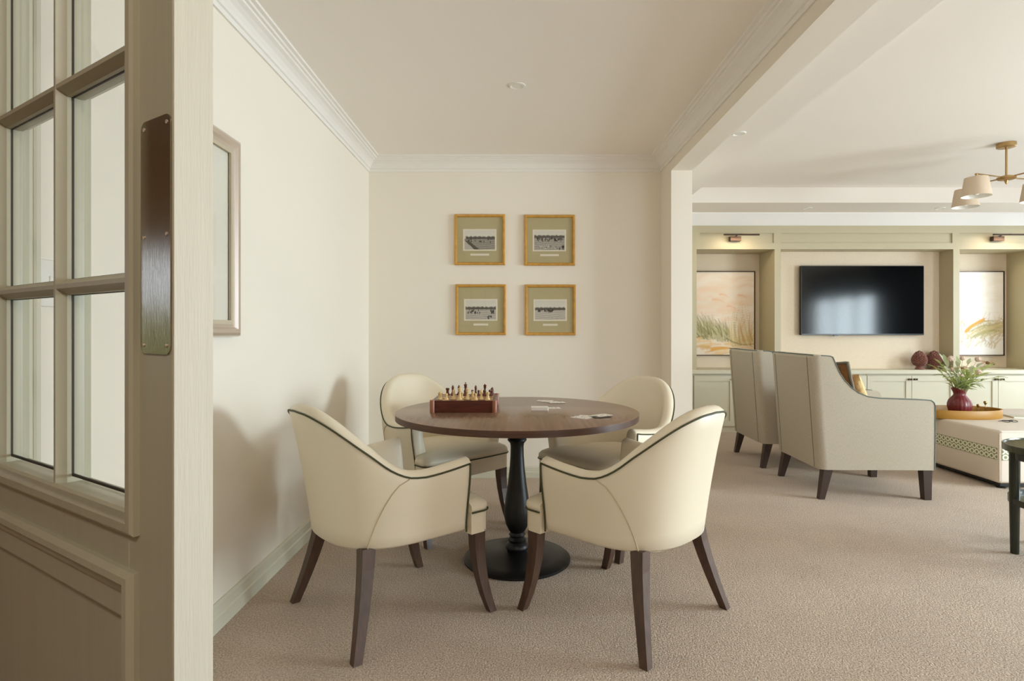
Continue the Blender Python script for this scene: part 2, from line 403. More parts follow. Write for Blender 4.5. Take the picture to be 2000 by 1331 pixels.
# baseboards (stepped profile)
BP = [(0, 0), (0.022, 0), (0.022, 0.052), (0.016, 0.058), (0.016, 0.066), (0.013, 0.092), (0.006, 0.102), (0, 0.102)]
def baseboard(name, A, B, n, m, label, h=1.0):
    A = Vector((*A, 0)); B = Vector((*B, 0)); n = Vector((*n, 0)); bm = NB()
    loft(bm, [[tuple(P+n*p+Vector((0, 0, z*h))) for p, z in BP] for P in (A, B)]); return struct(name, bm, m, label, cat='baseboard')
baseboard('baseboard_left', (XL, 1.42), (XL, YB), (1, 0), M['sage_light'], 'pale sage stepped skirting along the left wall')
baseboard('baseboard_back', (XL+0.022, YB), (XR, YB), (0, -1), M['sage_light'], 'pale skirting below the four pictures', 0.86)
baseboard('baseboard_right', (XR, YN), (XR, YB-0.022), (-1, 0), M['wall'], 'skirting at the alcove side of the nib wall', 0.86)

# door casing on the left wall, seen through the glazed door
b = NB(); box(b, XL, XL+0.016, 1.325, 1.405, 0, 2.15); box(b, XL, XL+0.026, 1.34, 1.365, 0, 2.15, 0.004, 1); box(b, XL, XL+0.022, 1.385, 1.405, 0, 2.15, 0.004, 1)
struct('trim_6', b, M['sage_light'], 'moulded door casing on left wall behind the glazed door', cat='door casing')
sw = thing('light_switch', 'white light switch plate on left wall seen through the door glass', 'switch', (XL, 1.45, 1.27))
obj('plate', rbox(0, 0.010, -0.036, 0.036, -0.058, 0.058, 0.004), M['plastic_white'], sw, smooth=40)
obj('rocker', rbox(0.009, 0.014, -0.010, 0.010, -0.018, 0.018, 0.002), M['plastic_white'], sw, smooth=40)

# window in the right-hand wall (seen only as a reflection in the television)
wd = thing('window_1', 'three-light white window in the lounge side wall', 'window', (0, 0, 0), kind='structure')
b = NB(); box(b, XE+0.02, XE+0.08, WY0, WY1, WZ0, WZ0+0.06); box(b, XE+0.02, XE+0.08, WY0, WY1, WZ1-0.06, WZ1)
for y in (WY0, WY1-0.06): box(b, XE+0.02, XE+0.08, y, y+0.06, WZ0+0.06, WZ1-0.06)
obj('frame', b, M['plastic_white'], wd)
for y in (WY0+0.75, WY0+1.50): obj('mullion', rbox(XE+0.02, XE+0.08, y-0.03, y+0.03, WZ0+0.06, WZ1-0.06), M['plastic_white'], wd)
for k in range(3): obj('pane', rbox(XE+0.045, XE+0.051, WY0+0.065+0.735*k, WY0+0.70+0.735*k, WZ0+0.06, WZ1-0.06), M['pane'], wd)
wd = thing('window_2', 'two-light white window in the lounge side wall near the joinery', 'window', (0, 0, 0), kind='structure')
b = NB(); box(b, XE+0.02, XE+0.08, VY0, VY1, WZ0, WZ0+0.06); box(b, XE+0.02, XE+0.08, VY0, VY1, 2.14, 2.2)
for y in (VY0, VY1-0.06): box(b, XE+0.02, XE+0.08, y, y+0.06, WZ0+0.06, 2.14)
obj('frame', b, M['plastic_white'], wd); obj('mullion', rbox(XE+0.02, XE+0.08, 5.52, 5.58, WZ0+0.06, 2.14), M['plastic_white'], wd)
for y in (VY0+0.06, 5.58): obj('pane', rbox(XE+0.045, XE+0.051, y+0.005, y+0.655, WZ0+0.06, 2.14), M['pane'], wd)
bl = tag(obj('roller_blind', rbox(XE-0.05, XE-0.03, WY0-0.05, WY1+0.05, 1.78, 2.35), M['blind']), 'taupe blind pulled down over the top of the lounge window', 'blind')
def drape(y0, y1, label):
    pts = []; n = 90
    for i in range(n+1):
        t = i/n; pts.append((XE-0.10+0.045*math.sin(t*14*2*PI), y0+(y1-y0)*t))
    bm = NB()
    f = [(p[0], p[1]) for p in pts]+[(p[0]+0.008, p[1]) for p in pts[::-1]]
    prism(bm, f, 'z', 0.02, 2.35); return tag(obj('drape', bm, M['drape'], smooth=60), label, 'curtain')
drape(3.12, 4.6, 'charcoal drape hanging beside the lounge window')

# ------------------------------------------------------------------ glazed door in the left foreground
DA = math.atan2(0.547, -0.837)          # direction from free edge to hinges
dr = thing('door_1', 'sage green glazed door standing open in the left foreground', 'door', (-0.3835, 0.651, 0.0), DA, kind='structure')
# local: x along the leaf from the free edge to hinges, y<0... thickness, viewed face at y=+0 side towards camera
W_, H_, TH = 0.905, 2.04, 0.045
GZ0, GZ1 = 0.935, 1.93; GX0, GX1 = 0.104, 0.800
# face towards the camera is at local y = 0 ; the far face at local y = -TH  (checked with the rotation below)
def dbox(x0, x1, z0, z1, y0=-TH, y1=0.0, bev=0.0015): return rbox(x0, x1, y0, y1, z0, z1, bev, 1)
obj('stile', dbox(0.0006, GX0, 0.008, H_), M['door'], dr); obj('stile', dbox(GX1, W_, 0.008, H_), M['door'], dr)
obj('leaf_edge', rbox(-0.001, 0.0009, -TH+0.0005, -0.0005, 0.008, H_), M['door_edge'], dr, label='brush-painted free edge of the door')
obj('top_rail', dbox(GX0, GX1, GZ1, H_), M['door'], dr); obj('lock_rail', dbox(GX0, GX1, 0.80, GZ0), M['door'], dr); obj('bottom_rail', dbox(GX0, GX1, 0.008, 0.24), M['door'], dr)
obj('panel', dbox(GX0, GX1, 0.24, 0.80, -0.032, -0.012), M['door'], dr)
BW = 0.024
def mitre(b, x0, x1, z0, z1, prof):
    cor = [(x0, z0, 1, 1), (x1, z0, -1, 1), (x1, z1, -1, -1), (x0, z1, 1, -1)]
    q = [[b.verts.new((cx+sx*p, y, cz+sz*p)) for (p, y) in prof] for (cx, cz, sx, sz) in cor]
    for i in range(4):
        A, B = q[i], q[(i+1) % 4]
        for j in range(len(prof)): b.faces.new((A[j], A[(j+1) % len(prof)], B[(j+1) % len(prof)], B[j]))
def pframe(b, x0, x1, z0, z1, w, y0, y1, bev=0):
    mitre(b, x0, x1, z0, z1, [(0, y0), (0, y1), (w, y1), (w, y0)])
b = NB(); mitre(b, GX0-0.026, GX1+0.026, GZ0-0.026, GZ1+0.026, [(0, -0.002), (0, 0.007), (0.004, 0.010), (0.014, 0.010), (0.018, 0.006), (0.024, 0.004), (0.027, 0.0), (0.027, -0.002)]); obj('glazing_moulding', b, M['door'], dr, smooth=30)
b = NB(); mitre(b, GX0-0.026, GX1+0.026, 0.215, 0.865, [(0, -0.002), (0, 0.006), (0.005, 0.013), (0.013, 0.014), (0.017, 0.010), (0.026, 0.007), (0.036, 0.0), (0.040, -0.012), (0.030, -0.014)]); obj('panel_moulding', b, M['door'], dr, smooth=30)
b = NB(); pframe(b, 0.146, GX1-0.042, 0.29, 0.797, 0.0035, -0.012, -0.0105, 0); obj('panel_groove_shade', b, M['gasket_and_groove'], dr)  # dark strip standing in for the shade of the panel groove
bars_z = [1.2153, 1.500, 1.785]; bars_x = [0.330, 0.5716]
cells_x = [(GX0, bars_x[0]), (bars_x[0], bars_x[1]), (bars_x[1], GX1)]; zz = [GZ0]+bars_z+[GZ1]
GBAR = [(-0.003, -0.0005), (0.003, -0.0005), (0.0055, -0.006), (0.0105, -0.012), (0.0115, -0.018), (0.0115, -0.027), (0.0105, -0.033), (0.0055, -0.039), (0.003, -0.0445),
        (-0.003, -0.0445), (-0.0055, -0.039), (-0.0105, -0.033), (-0.0115, -0.027), (-0.0115, -0.018), (-0.0105, -0.012), (-0.0055, -0.006)]
for x in bars_x:
    b = NB(); prism(b, [(x+p, q) for p, q in GBAR], 'z', GZ0, GZ1); obj('glazing_bar', b, M['door'], dr, smooth=30)
for z in bars_z:
    for (x0, x1) in cells_x:
        b = NB(); prism(b, [(q-0.0004, z+p) for p, q in GBAR], 'x', x0+(0.002 if x0 != GX0 else 0), x1-(0.002 if x1 != GX1 else 0)); obj('glazing_bar', b, M['door'], dr, smooth=30)
for (x0, x1) in cells_x:
    for z0, z1 in zip(zz, zz[1:]):
        xa, xb, za, zb = x0+0.0085, x1-0.0085, z0+0.0085, z1-0.0085
        obj('pane', rbox(xa, xb, -0.0245, -0.0205, za, zb), M['pane'], dr)
        b = NB(); w = 0.0035
        for (p, q, r_, s) in ((xa, xa+w, za, zb), (xb-w, xb, za, zb), (xa+w, xb-w, za, za+w), (xa+w, xb-w, zb-w, zb)): box(b, p, q, -0.0202, -0.0175, r_, s)
        obj('glazing_seal', b, M['gasket_and_groove'], dr)
# push plate, rounded corners, with screws
def rrect(x0, x1, z0, z1, r, n=5):
    pts = []
    for (cx, cz, a0) in ((x1-r, z0+r, -90), (x1-r, z1-r, 0), (x0+r, z1-r, 90), (x0+r, z0+r, 180)):
        for k in range(n+1):
            a = math.radians(a0+90*k/n); pts.append((cx+r*math.cos(a), cz+r*math.sin(a)))
    return pts
b = NB(); prism(b, rrect(0.003, 0.071, 1.126, 1.397, 0.010), 'y', 0.0, 0.0018)
pp = obj('push_plate', b, M['steel'], dr, label='brushed steel finger plate')
for (x, z) in ((0.011, 1.388), (0.063, 1.388), (0.011, 1.262), (0.063, 1.262), (0.011, 1.136), (0.063, 1.136)):
    b = NB(); lathe(b, [(0.0024, 0), (0.0024, 0.0006), (0.0012, 0.001), (0.0, 0.001)], 10)
    bmesh.ops.transform(b, matrix=Matrix.Translation((x, 0.0018, z)) @ Matrix.Rotation(-PI/2, 4, 'X'), verts=b.verts); obj('screw', b, M['silver'], pp, smooth=40)

# ------------------------------------------------------------------ painted canvases (flat prints and pictures)
def canvas_mesh(name, img, w, h, m, parent, mtx):
    """img: HxWx3 linear colours, row 0 = top; plane in local XZ facing -Y"""
    H, W = img.shape[:2]
    xs = np.linspace(0, w, W); zs = np.linspace(h, 0, H)
    X, Z = np.meshgrid(xs, zs); co = np.stack([X, np.zeros_like(X), Z], -1).reshape(-1, 3)
    idx = np.arange(H*W).reshape(H, W)
    q = np.stack([idx[:-1, :-1], idx[1:, :-1], idx[1:, 1:], idx[:-1, 1:]], -1).reshape(-1, 4)
    me = bpy.data.meshes.new(name); me.from_pydata(co.tolist(), [], q.tolist())
    at = me.color_attributes.new('Col', 'FLOAT_COLOR', 'POINT')
    at.data.foreach_set('color', np.concatenate([img.reshape(-1, 3), np.ones((H*W, 1))], 1).astype(np.float32).ravel())
    me.materials.append(m); me.update()
    o = bpy.data.objects.new(name, me); COL.objects.link(o); o.parent = parent; o.location = mtx; return o

class Canvas:
    def __init__(s, W, H, c): s.W, s.H = W, H; s.a = np.ones((H, W, 3))*np.array(lin(c)); s.Y, s.X = np.mgrid[0:H, 0:W]
    def dab(s, x, y, r, c, al=1.0, ry=None):
        ry = ry or r; x0, x1 = max(0, int(x-r*1.6)), min(s.W, int(x+r*1.6)+2); y0, y1 = max(0, int(y-ry*1.6)), min(s.H, int(y+ry*1.6)+2)
        if x0 >= x1 or y0 >= y1: return
        d = np.sqrt(((s.X[y0:y1, x0:x1]-x)/r)**2+((s.Y[y0:y1, x0:x1]-y)/ry)**2)
        k = (np.clip(1.4-d, 0, 0.8)/0.8*al)[..., None]
        s.a[y0:y1, x0:x1] = s.a[y0:y1, x0:x1]*(1-k)+np.array(lin(c))*k
    def stroke(s, p0, p1, p2, w, c, al=0.7, n=16):
        for i in range(n+1):
            t = i/n; x = (1-t)**2*p0[0]+2*t*(1-t)*p1[0]+t*t*p2[0]; y = (1-t)**2*p0[1]+2*t*(1-t)*p1[1]+t*t*p2[1]
            s.dab(x, y, w*(1-0.6*t)+0.35, c, al)
def jit(c, k=12): return tuple(max(0, min(255, v+random.uniform(-k, k))) for v in c)

M['print'] = vcol_mat('monochrome_print', 0.7); M['paint'] = vcol_mat('oil_paint', 0.55)
def photo(kind):
    R = random.Random(kind*11+3); c = Canvas(72, 46, (206, 198, 186))
    hz = 19 + (0, -4, 1, 2)[kind]
    n = rng.normal(0, 1, (46, 72))
    for y in range(46):
        for x in range(72):
            if y > hz:
                t = (y-hz)/(46-hz); g = (158, 166, 182, 188)[kind]+R.uniform(-16, 16)+14*math.sin(y*1.3+x*0.12)
                if kind == 0 and y > 24 and (x-6) < (y-24)*1.25+3: g = 196+R.uniform(-12, 12) if (x-6) < (y-24)*1.1-6 else 96
                if kind == 0: g -= 8
                c.a[y, x] = lin((g+6, g, g-8))
            else:
                g = 224-R.uniform(0, 10)+(y*0.2); c.a[y, x] = lin((g+4, g, g-9))
    for x in range(0, 72):
        h = 1.6+1.1*abs(math.sin(x*0.31+kind))+R.uniform(0, 1.2)
        if kind == 0 and x < 4: continue
        c.dab(x, hz-h*0.5, 1.5, (84, 78, 72), 0.75, h)
    N = (9, 44, 30, 28)[kind]
    for k in range(N):
        x = R.uniform(4, 68); y = hz+R.uniform(1.5, 9)
        if kind == 2: x = R.choice([R.uniform(6, 34), R.uniform(58, 66)]); y = hz+R.uniform(3, 10)
        if kind == 3: x = R.uniform(4, 44); y = hz+R.uniform(1, 5)
        c.dab(x, y, R.uniform(0.8, 1.4), (48, 42, 38), 0.95, R.uniform(1.4, 2.8))
    if kind == 1:
        for k in range(40): c.dab(R.uniform(12, 56), R.uniform(34, 42), R.uniform(0.6, 1.4), R.choice([(226, 220, 210), (60, 54, 50), (180, 170, 160)]), 0.8)
        for k in range(10): c.dab(R.uniform(58, 70), R.uniform(34, 44), 1.6, (56, 50, 46), 0.8, 2.5)
    if kind == 2:
        for k in range(5): c.dab(R.uniform(52, 60), R.uniform(37, 43), 1.6, (40, 36, 34), 0.9, 2.4)
    if kind == 0:
        for k in range(6): c.dab(36+R.uniform(-4, 4), hz+7+R.uniform(-1, 1), 1.4, (66, 58, 52), 0.8)
    return c.a

def picture(x0, z1, kind, label):
    S = 0.396; t = thing('picture', label, 'picture', (x0, YB, z1-S), 0, 'four framed prints on the alcove wall')
    w = 0.022; b = NB()
    # mitred frame of four mouldings
    prof = [(0, 0), (0, -0.020), (0.006, -0.026), (0.015, -0.024), (w, -0.014), (w, 0)]
    cor = [(0, 0, 1, 1), (S, 0, -1, 1), (S, S, -1, -1), (0, S, 1, -1)]
    R_ = [[b.verts.new((cx+sx*p, y, cz+sz*p)) for (p, y) in prof] for (cx, cz, sx, sz) in cor]
    for i in range(4):
        A, B = R_[i], R_[(i+1) % 4]
        for j in range(len(prof)): b.faces.new((A[j], A[(j+1) % len(prof)], B[(j+1) % len(prof)], B[j]))
    obj('frame', b, M['gold'], t, smooth=30)
    obj('mat_board', rbox(w-0.002, S-w+0.002, -0.008, -0.004, w-0.002, S-w+0.002), M['matboard'], t)
    px0, pz0, pw, ph = 0.066, 0.112, 0.262, 0.170
    pr = obj('print', rbox(px0, px0+pw, -0.0092, -0.0079, pz0, pz0+ph), M['print_border'], t)
    canvas_mesh('photograph', photo(kind), pw-0.024, ph-0.020, M['print'], pr, (px0+0.012, -0.0096, pz0+0.010))
    cw = (0.146, 0.146, 0.115, 0.115)[kind]
    obj('caption_strip', rbox(S/2-cw/2, S/2+cw/2, -0.0092, -0.0079, 0.074, 0.090), M['print_border'], t)
    obj('glass', rbox(w-0.001, S-w+0.001, -0.0125, -0.0115, w-0.001, S-w+0.001), M['picglass'], t)
picture(-0.490, 2.062, 0, 'square gold-framed field photograph with pale diagonal track, top left of the four')
picture(0.056, 2.058, 1, 'square gold-framed photograph of a crowded field, top right of the four')
picture(-0.482, 1.514, 2, 'square gold-framed photograph of scattered riders, bottom left of the four')
picture(0.062, 1.512, 3, 'square gold-framed photograph of an open field, bottom right of the four')

# large silver frame on the left wall
sf = thing('framed_artwork', 'champagne silver framed pale artwork on the left wall beyond the door', 'picture', (XL, 1.80, 1.128))
b = NB(); SW, SH, fw = 0.60, 0.80, 0.052
prof = [(0, 0), (0, 0.018), (0.005, 0.030), (0.016, 0.036), (0.030, 0.034), (0.038, 0.024), (fw, 0.020), (fw, 0)]
cor = [(0, 0, 1, 1), (SW, 0, -1, 1), (SW, SH, -1, -1), (0, SH, 1, -1)]
R_ = [[b.verts.new((q, cy+sy*p, cz+sz*p)) for (p, q) in prof] for (cy, cz, sy, sz) in cor]
for i in range(4):
    A, B = R_[i], R_[(i+1) % 4]
    for j in range(len(prof)): b.faces.new((A[j], A[(j+1) % len(prof)], B[(j+1) % len(prof)], B[j]))
obj('frame', b, M['silver'], sf, smooth=35)
obj('inner_slip', pframe_x(0.012, 0.022, fw-0.002, SW-fw+0.002, fw-0.002, SH-fw+0.002, 0.016), M['slip'], sf, label='tan inner slip')
obj('artwork', rbox(0.004, 0.008, fw-0.003, SW-fw+0.003, fw-0.003, SH-fw+0.003), M['artwhite'], sf)
obj('glass', rbox(0.010, 0.012, fw-0.002, SW-fw+0.002, fw-0.002, SH-fw+0.002), M['picglass'], sf)

# ceiling downlights
def downlight(x, y, z, label):
    t = thing('downlight', label, 'light', (x, y, z), 0, 'ceiling downlights')
    b = NB(); lathe(b, [(0.047, 0.0), (0.046, -0.004), (0.038, -0.006), (0.034, -0.003), (0.030, -0.001), (0.030, 0.0)], 32, cap=False); obj('trim_ring', b, M['plastic_white'], t, smooth=40)
    b = NB(); lathe(b, [(0.031, -0.0005), (0.024, -0.002), (0.012, -0.003), (0.0, -0.003)], 32); obj('lens', b, M['bulb'], t, smooth=60)
downlight(0.0, 3.22, ZC, 'round white downlight in the alcove ceiling above the table')
downlight(1.475, 3.88, ZS, 'white downlight in the lounge soffit beside the beam')
downlight(3.11, 6.25, ZS, 'white downlight above the left end of the television')
downlight(4.53, 6.25, ZS, 'white downlight above the right end of the television, behind the lamp shades')

# ------------------------------------------------------------------ tub dining chairs
SEAT_N = 2.4
def a_w(z): t = max(0, min(1, (z-0.36)/0.26)); return 0.286+0.029*(t*t*(3-2*t))
def b_w(z): t = (z-0.36)/0.5; return 0.315+0.095*t-0.012*math.sin(PI*max(0, min(1, t)))
CF = 0.170; CC = -0.03
H_XS = [0, 9.5, 21, 34, 57, 75, 90]; H_YS = [0.604, 0.613, 0.648, 0.708, 0.800, 0.842, 0.852]
cols = [('a', 1, CF+(CC-CF)*i/6) for i in range(6)]+[('b', 180*i/44, 0) for i in range(45)]+[('a', -1, CC+(CF-CC)*i/6) for i in range(1, 7)]
def rim_h(c):
    if c[0] == 'a': return 0.604+0.022*max(0, (c[2]-CC)/(CF-CC))**1.5
    p = c[1] if c[1] <= 90 else 180-c[1]
    return interp(p, H_XS, H_YS)
def plan(c, z):
    a = a_w(z)
    if c[0] == 'a': return Vector((c[1]*a, c[2]))
    t = math.radians(c[1]); co, si = math.cos(t), math.sin(t)
    return Vector((a*math.copysign(abs(co)**(2/SEAT_N), co), CC-(b_w(z)+CC)*abs(si)**(2/SEAT_N)))
def nrm(i, z):
    p = plan(cols[max(0, i-1)], z); q = plan(cols[min(len(cols)-1, i+1)], z); t = (q-p).normalized()
    return Vector((-t.y, t.x)) * -1.0 * NSIGN    # outward
NSIGN = -1.0
ZB = 0.350
def chair_shell():
    bm = NB(); rings = []
    for i, c in enumerate(cols):
        h = rim_h(c); ring = []
        def P(z, off, zz=None):
            p = plan(c, z)-nrm(i, z)*off; ring.append((p.x, p.y, z if zz is None else zz))
        P(ZB, 0.030); P(ZB, 0.012, ZB+0.002); P(ZB+0.012, 0.001)
        for f in (0.12, 0.3, 0.5, 0.7, 0.88, 1.0): P(ZB+0.012+(h-ZB-0.012)*f, 0)
        for (o, dz) in ((0.005, 0.010), (0.018, 0.020), (0.034, 0.024), (0.050, 0.018), (0.060, 0.004), (0.064, -0.016)): P(h, o, h+dz)
        for f in (0.75, 0.5, 0.25, 0.0):
            z = 0.42+(h-0.03-0.42)*f; P(z, 0.066+0.012*(1-f))
        rings.append(ring)
    # rounded arm fronts
    def cap(ring):
        cx = sum(p[0] for p in ring)/len(ring); cz = sum(p[2] for p in ring)/len(ring); out = []
        for k, d in ((0.93, 0.007), (0.78, 0.011)):
            out.append([(cx+(p[0]-cx)*k, p[1]+d, cz+(p[2]-cz)*(1-(1-k)*0.35)) for p in ring])
        return out
    A = cap(rings[0]); B = cap(rings[-1])
    loft(bm, [A[1], A[0]]+rings+[B[0], B[1]])
    return bm
def shell_path(i, z, off=0.0):
    p = plan(cols[i], z)+nrm(i, z)*off; return (p.x, p.y, z)

def seat_plan(inset=0.0):
    """T-shaped seat outline, counter-clockwise, x = across, y = forward"""
    hw, fr, r = 0.306-inset, 0.285-inset, 0.045
    pts = []
    for k in range(7):
        a = math.radians(90*k/6); pts.append((hw-r+r*math.cos(a), fr-r+r*math.sin(a)))
    for k in range(1, 8):
        x = (hw-r)*(1-2*k/8); pts.append((x, fr+0.014*(1-(x/(hw-r))**2)))
    for k in range(7):
        a = math.radians(90+90*k/6); pts.append((-hw+r+r*math.cos(a), fr-r+r*math.sin(a)))
    pts += [(-hw, 0.186), (-0.235+inset, 0.182), (-0.235+inset, 0.0), (-0.225+inset, -0.14), (-0.14, -0.25), (0, -0.28), (0.14, -0.25), (0.225-inset, -0.14), (0.235-inset, 0.0), (0.235-inset, 0.182), (hw, 0.186)]
    return pts
ZSEAM = 0.425
def make_chair(label):
    t = thing('tub_chair', label, 'chair', (0, 0, 0), 0, 'cream tub chairs around the games table')
    obj('tub_shell', chair_shell(), M['cream'], t, smooth=60)
    b = NB(); pl = seat_plan(0.004); loft(b, [[(x, y, z) for x, y in pl] for z in (0.338, ZSEAM)]); obj('seat_apron', b, M['cream'], t, smooth=50)
    b = NB(); rings = []
    for (s, z) in ((0.985, ZSEAM), (1.0, ZSEAM+0.010), (0.995, ZSEAM+0.026), (0.96, ZSEAM+0.040), (0.88, ZSEAM+0.052), (0.70, ZSEAM+0.062), (0.4, ZSEAM+0.067), (0.08, ZSEAM+0.068)):
        rings.append([(x*s, (y-0.02)*s+0.02, z) for x, y in seat_plan(0.0)])
    loft(b, rings); obj('seat_cushion', b, M['cream'], t, smooth=60)
    b = NB(); fp = seat_plan(-0.001); n = len(fp); front = [fp[-1]]+fp[:21]+[fp[21]]
    tube(b, [(x, y, ZSEAM) for x, y in front], 0.0036); obj('seat_piping', b, M['olive'], t, smooth=60)
    b = NB()
    pts = [shell_path(0, z, 0.003) for z in np.linspace(ZB, rim_h(cols[0])-0.004, 8)]
    pts += [shell_path(i, rim_h(cols[i])+0.001, 0.0015) for i in range(len(cols))]
    pts += [shell_path(len(cols)-1, z, 0.003) for z in np.linspace(rim_h(cols[0])-0.004, ZB, 8)]
    tube(b, pts, 0.0038); obj('rim_piping', b, M['olive'], t, smooth=60)
    for sgn in (1, -1):
        b = NB(); pts = []
        for k in range(15):
            f = k/14; phi = 9+31*(f**0.6)
            c = ('b', phi if sgn > 0 else 180-phi, 0); z = 0.607-(0.607-ZB)*f
            p = plan(c, z); d = (p-Vector((0, CC))).normalized(); p = p+d*0.0006; pts.append((p.x, p.y, z))
        tube(b, pts, 0.0022); obj('seam', b, M['thread'], t, smooth=60)
    for sx in (1, -1):
        path = [(sx*(0.272+0.020*f**2), 0.232+0.062*f**2.2, 0.345*(1-f), 0.0255-0.0095*f) for f in (0, 0.2, 0.4, 0.6, 0.8, 0.95, 1.0)]
        b = NB(); loft(b, leg_rings(path)); obj('leg', b, M['wood_leg'], t)
        path = [(sx*(0.210+0.093*f**1.15), -0.220-0.082*f**1.3, 0.36*(1-f), 0.026-0.010*f) for f in (0, 0.2, 0.4, 0.6, 0.8, 1.0)]
        b = NB(); loft(b, leg_rings(path)); obj('leg', b, M['wood_leg'], t)
    return t
def face(fx, fy): return math.atan2(-fx, fy)
c0 = make_chair('cream tub chair at front left of the round table, nearest the glazed door')
spots = [((-0.518, 2.44), (0.768, 0.640), None),
         ((0.436, 2.42), (-0.715, 0.70), 'cream tub chair at front right of the round table, nearest the pale armchairs'),
         ((-0.455, 3.50), (0.68, -0.735), 'cream tub chair at back left of the round table, behind the chess set'),
         ((0.52, 3.31), (-0.73, -0.68), 'cream tub chair at back right of the round table, in front of the nib wall')]
for i, (p, f, lb) in enumerate(spots):
    o = c0 if i == 0 else copy_tree(c0)
    o.location = (p[0], p[1], 0); o.rotation_euler = (0, 0, face(*f))
    if lb: o['label'] = lb

# ------------------------------------------------------------------ round pedestal table
TC = (0.0, 2.945); TZ = 0.75
tb = thing('pedestal_table', 'round walnut table on a black turned pedestal with a disc base', 'table', (TC[0], TC[1], 0))
b = NB(); lathe(b, [(0.0, TZ-0.001), (0.603, TZ-0.001), (0.6045, TZ)], 96, cap=False)
b.free(); b = NB(); lathe(b, [(0.603, TZ-0.0005), (0.602, TZ), (0.0, TZ)], 96, cap=False); 
b.free()
b = NB(); lathe(b, [(0.0, TZ-0.030), (0.603, TZ-0.030), (0.603, TZ-0.0006), (0.0, TZ-0.0006)], 96); obj('edge_band', b, M['tableedge'], tb, smooth=40, label='darker walnut edge band')
b = NB(); lathe(b, [(0.0, TZ-0.002), (0.6035, TZ-0.002), (0.6035, TZ-0.0004), (0.6025, TZ), (0.0, TZ)], 96); obj('tabletop', b, M['tabletop'], tb, smooth=40)
prof = [(0.030, 0.72), (0.030, 0.628), (0.036, 0.622), (0.047, 0.608), (0.049, 0.602), (0.045, 0.596), (0.036, 0.586), (0.033, 0.57), (0.034, 0.52), (0.038, 0.46), (0.046, 0.39), (0.058, 0.31), (0.066, 0.25), (0.066, 0.22),
        (0.058, 0.18), (0.042, 0.148), (0.034, 0.138), (0.038, 0.132), (0.042, 0.126), (0.038, 0.120), (0.034, 0.115), (0.040, 0.108), (0.046, 0.102), (0.044, 0.094), (0.040, 0.090), (0.052, 0.080), (0.058, 0.068), (0.058, 0.058), (0.05, 0.050), (0.05, 0.02)]
b = NB(); lathe(b, prof, 40); obj('pedestal', b, M['black'], tb, smooth=50)
b = NB(); lathe(b, [(0.264, 0.0), (0.268, 0.004), (0.268, 0.012), (0.262, 0.017), (0.20, 0.022), (0.12, 0.030), (0.06, 0.040), (0.03, 0.042)], 72); obj('base_disc', b, M['black'], tb, smooth=50)
b = NB(); box(b, -0.24, 0.24, -0.03, 0.03, 0.708, TZ-0.030); box(b, -0.03, 0.03, -0.24, 0.24, 0.708, TZ-0.030); lathe(b, [(0.06, 0.70), (0.06, 0.708)], 24); obj('top_bracket', b, M['black'], tb)

# ------------------------------------------------------------------ chess box and pieces
BX0, BX1, BY0, BY1 = -0.428, -0.100, 2.858, 3.186; BH = 0.061
bcx, bcy = (BX0+BX1)/2, (BY0+BY1)/2; HB = (BX1-BX0)/2
cb = thing('chess_box', 'dark rosewood chess box with corner posts on the round table', 'chess board', (bcx, bcy, TZ))
obj('case', rbox(-HB+0.006, HB-0.006, -HB+0.006, HB-0.006, 0.0, BH-0.003, 0.001, 1), M['rosewood'], cb)
for (i, s) in enumerate(((-1, -1), (1, -1), (1, 1), (-1, 1))):
    b = NB(); cx, cy = s[0]*(HB-0.011), s[1]*(HB-0.011)
    lathe(b, [(0.0125, 0), (0.0125, BH-0.002), (0.0115, BH)], 20, (cx, cy, 0)); obj('corner_post', b, M['rosewood_light'], cb, smooth=40)
obj('drawer_front', rbox(-HB+0.028, HB-0.028, -HB+0.0045, -HB+0.0062, 0.008, BH-0.014), M['rosewood'], cb)
sq = 0.0355
for i in range(8):
    for j in range(8):
        obj('square', rbox((i-4)*sq, (i-3)*sq-0.0004, (j-4)*sq, (j-3)*sq-0.0004, BH-0.0032, BH-0.0018), M['sq_dark' if (i+j) % 2 == 0 else 'sq_light'], cb)
PR = {'pawn': [(0.0115, 0), (0.0115, 0.003), (0.0085, 0.007), (0.0055, 0.014), (0.0045, 0.020), (0.0075, 0.022), (0.005, 0.024), (0.0065, 0.028), (0.0068, 0.031), (0.005, 0.035), (0.0, 0.0365)],
      'rook': [(0.013, 0), (0.013, 0.004), (0.009, 0.009), (0.0075, 0.018), (0.0075, 0.028), (0.0105, 0.032), (0.0105, 0.041), (0.008, 0.041), (0.008, 0.037), (0, 0.037)],
      'bishop': [(0.013, 0), (0.013, 0.004), (0.008, 0.010), (0.0055, 0.022), (0.005, 0.032), (0.009, 0.034), (0.0055, 0.037), (0.0075, 0.043), (0.006, 0.050), (0.003, 0.054), (0.0035, 0.057), (0.0, 0.059)],
      'queen': [(0.0145, 0), (0.0145, 0.004), (0.009, 0.011), (0.006, 0.026), (0.0055, 0.040), (0.0105, 0.043), (0.006, 0.046), (0.0095, 0.058), (0.0075, 0.059), (0.003, 0.062), (0.0035, 0.065), (0.0, 0.067)],
      'king': [(0.0145, 0), (0.0145, 0.004), (0.009, 0.011), (0.0062, 0.028), (0.0058, 0.044), (0.0115, 0.047), (0.0065, 0.050), (0.010, 0.062), (0.0085, 0.065), (0.002, 0.067), (0.0, 0.068)],
      'knight': [(0.0135, 0), (0.0135, 0.004), (0.010, 0.009), (0.0095, 0.012), (0.0, 0.0125)]}
PM = {}
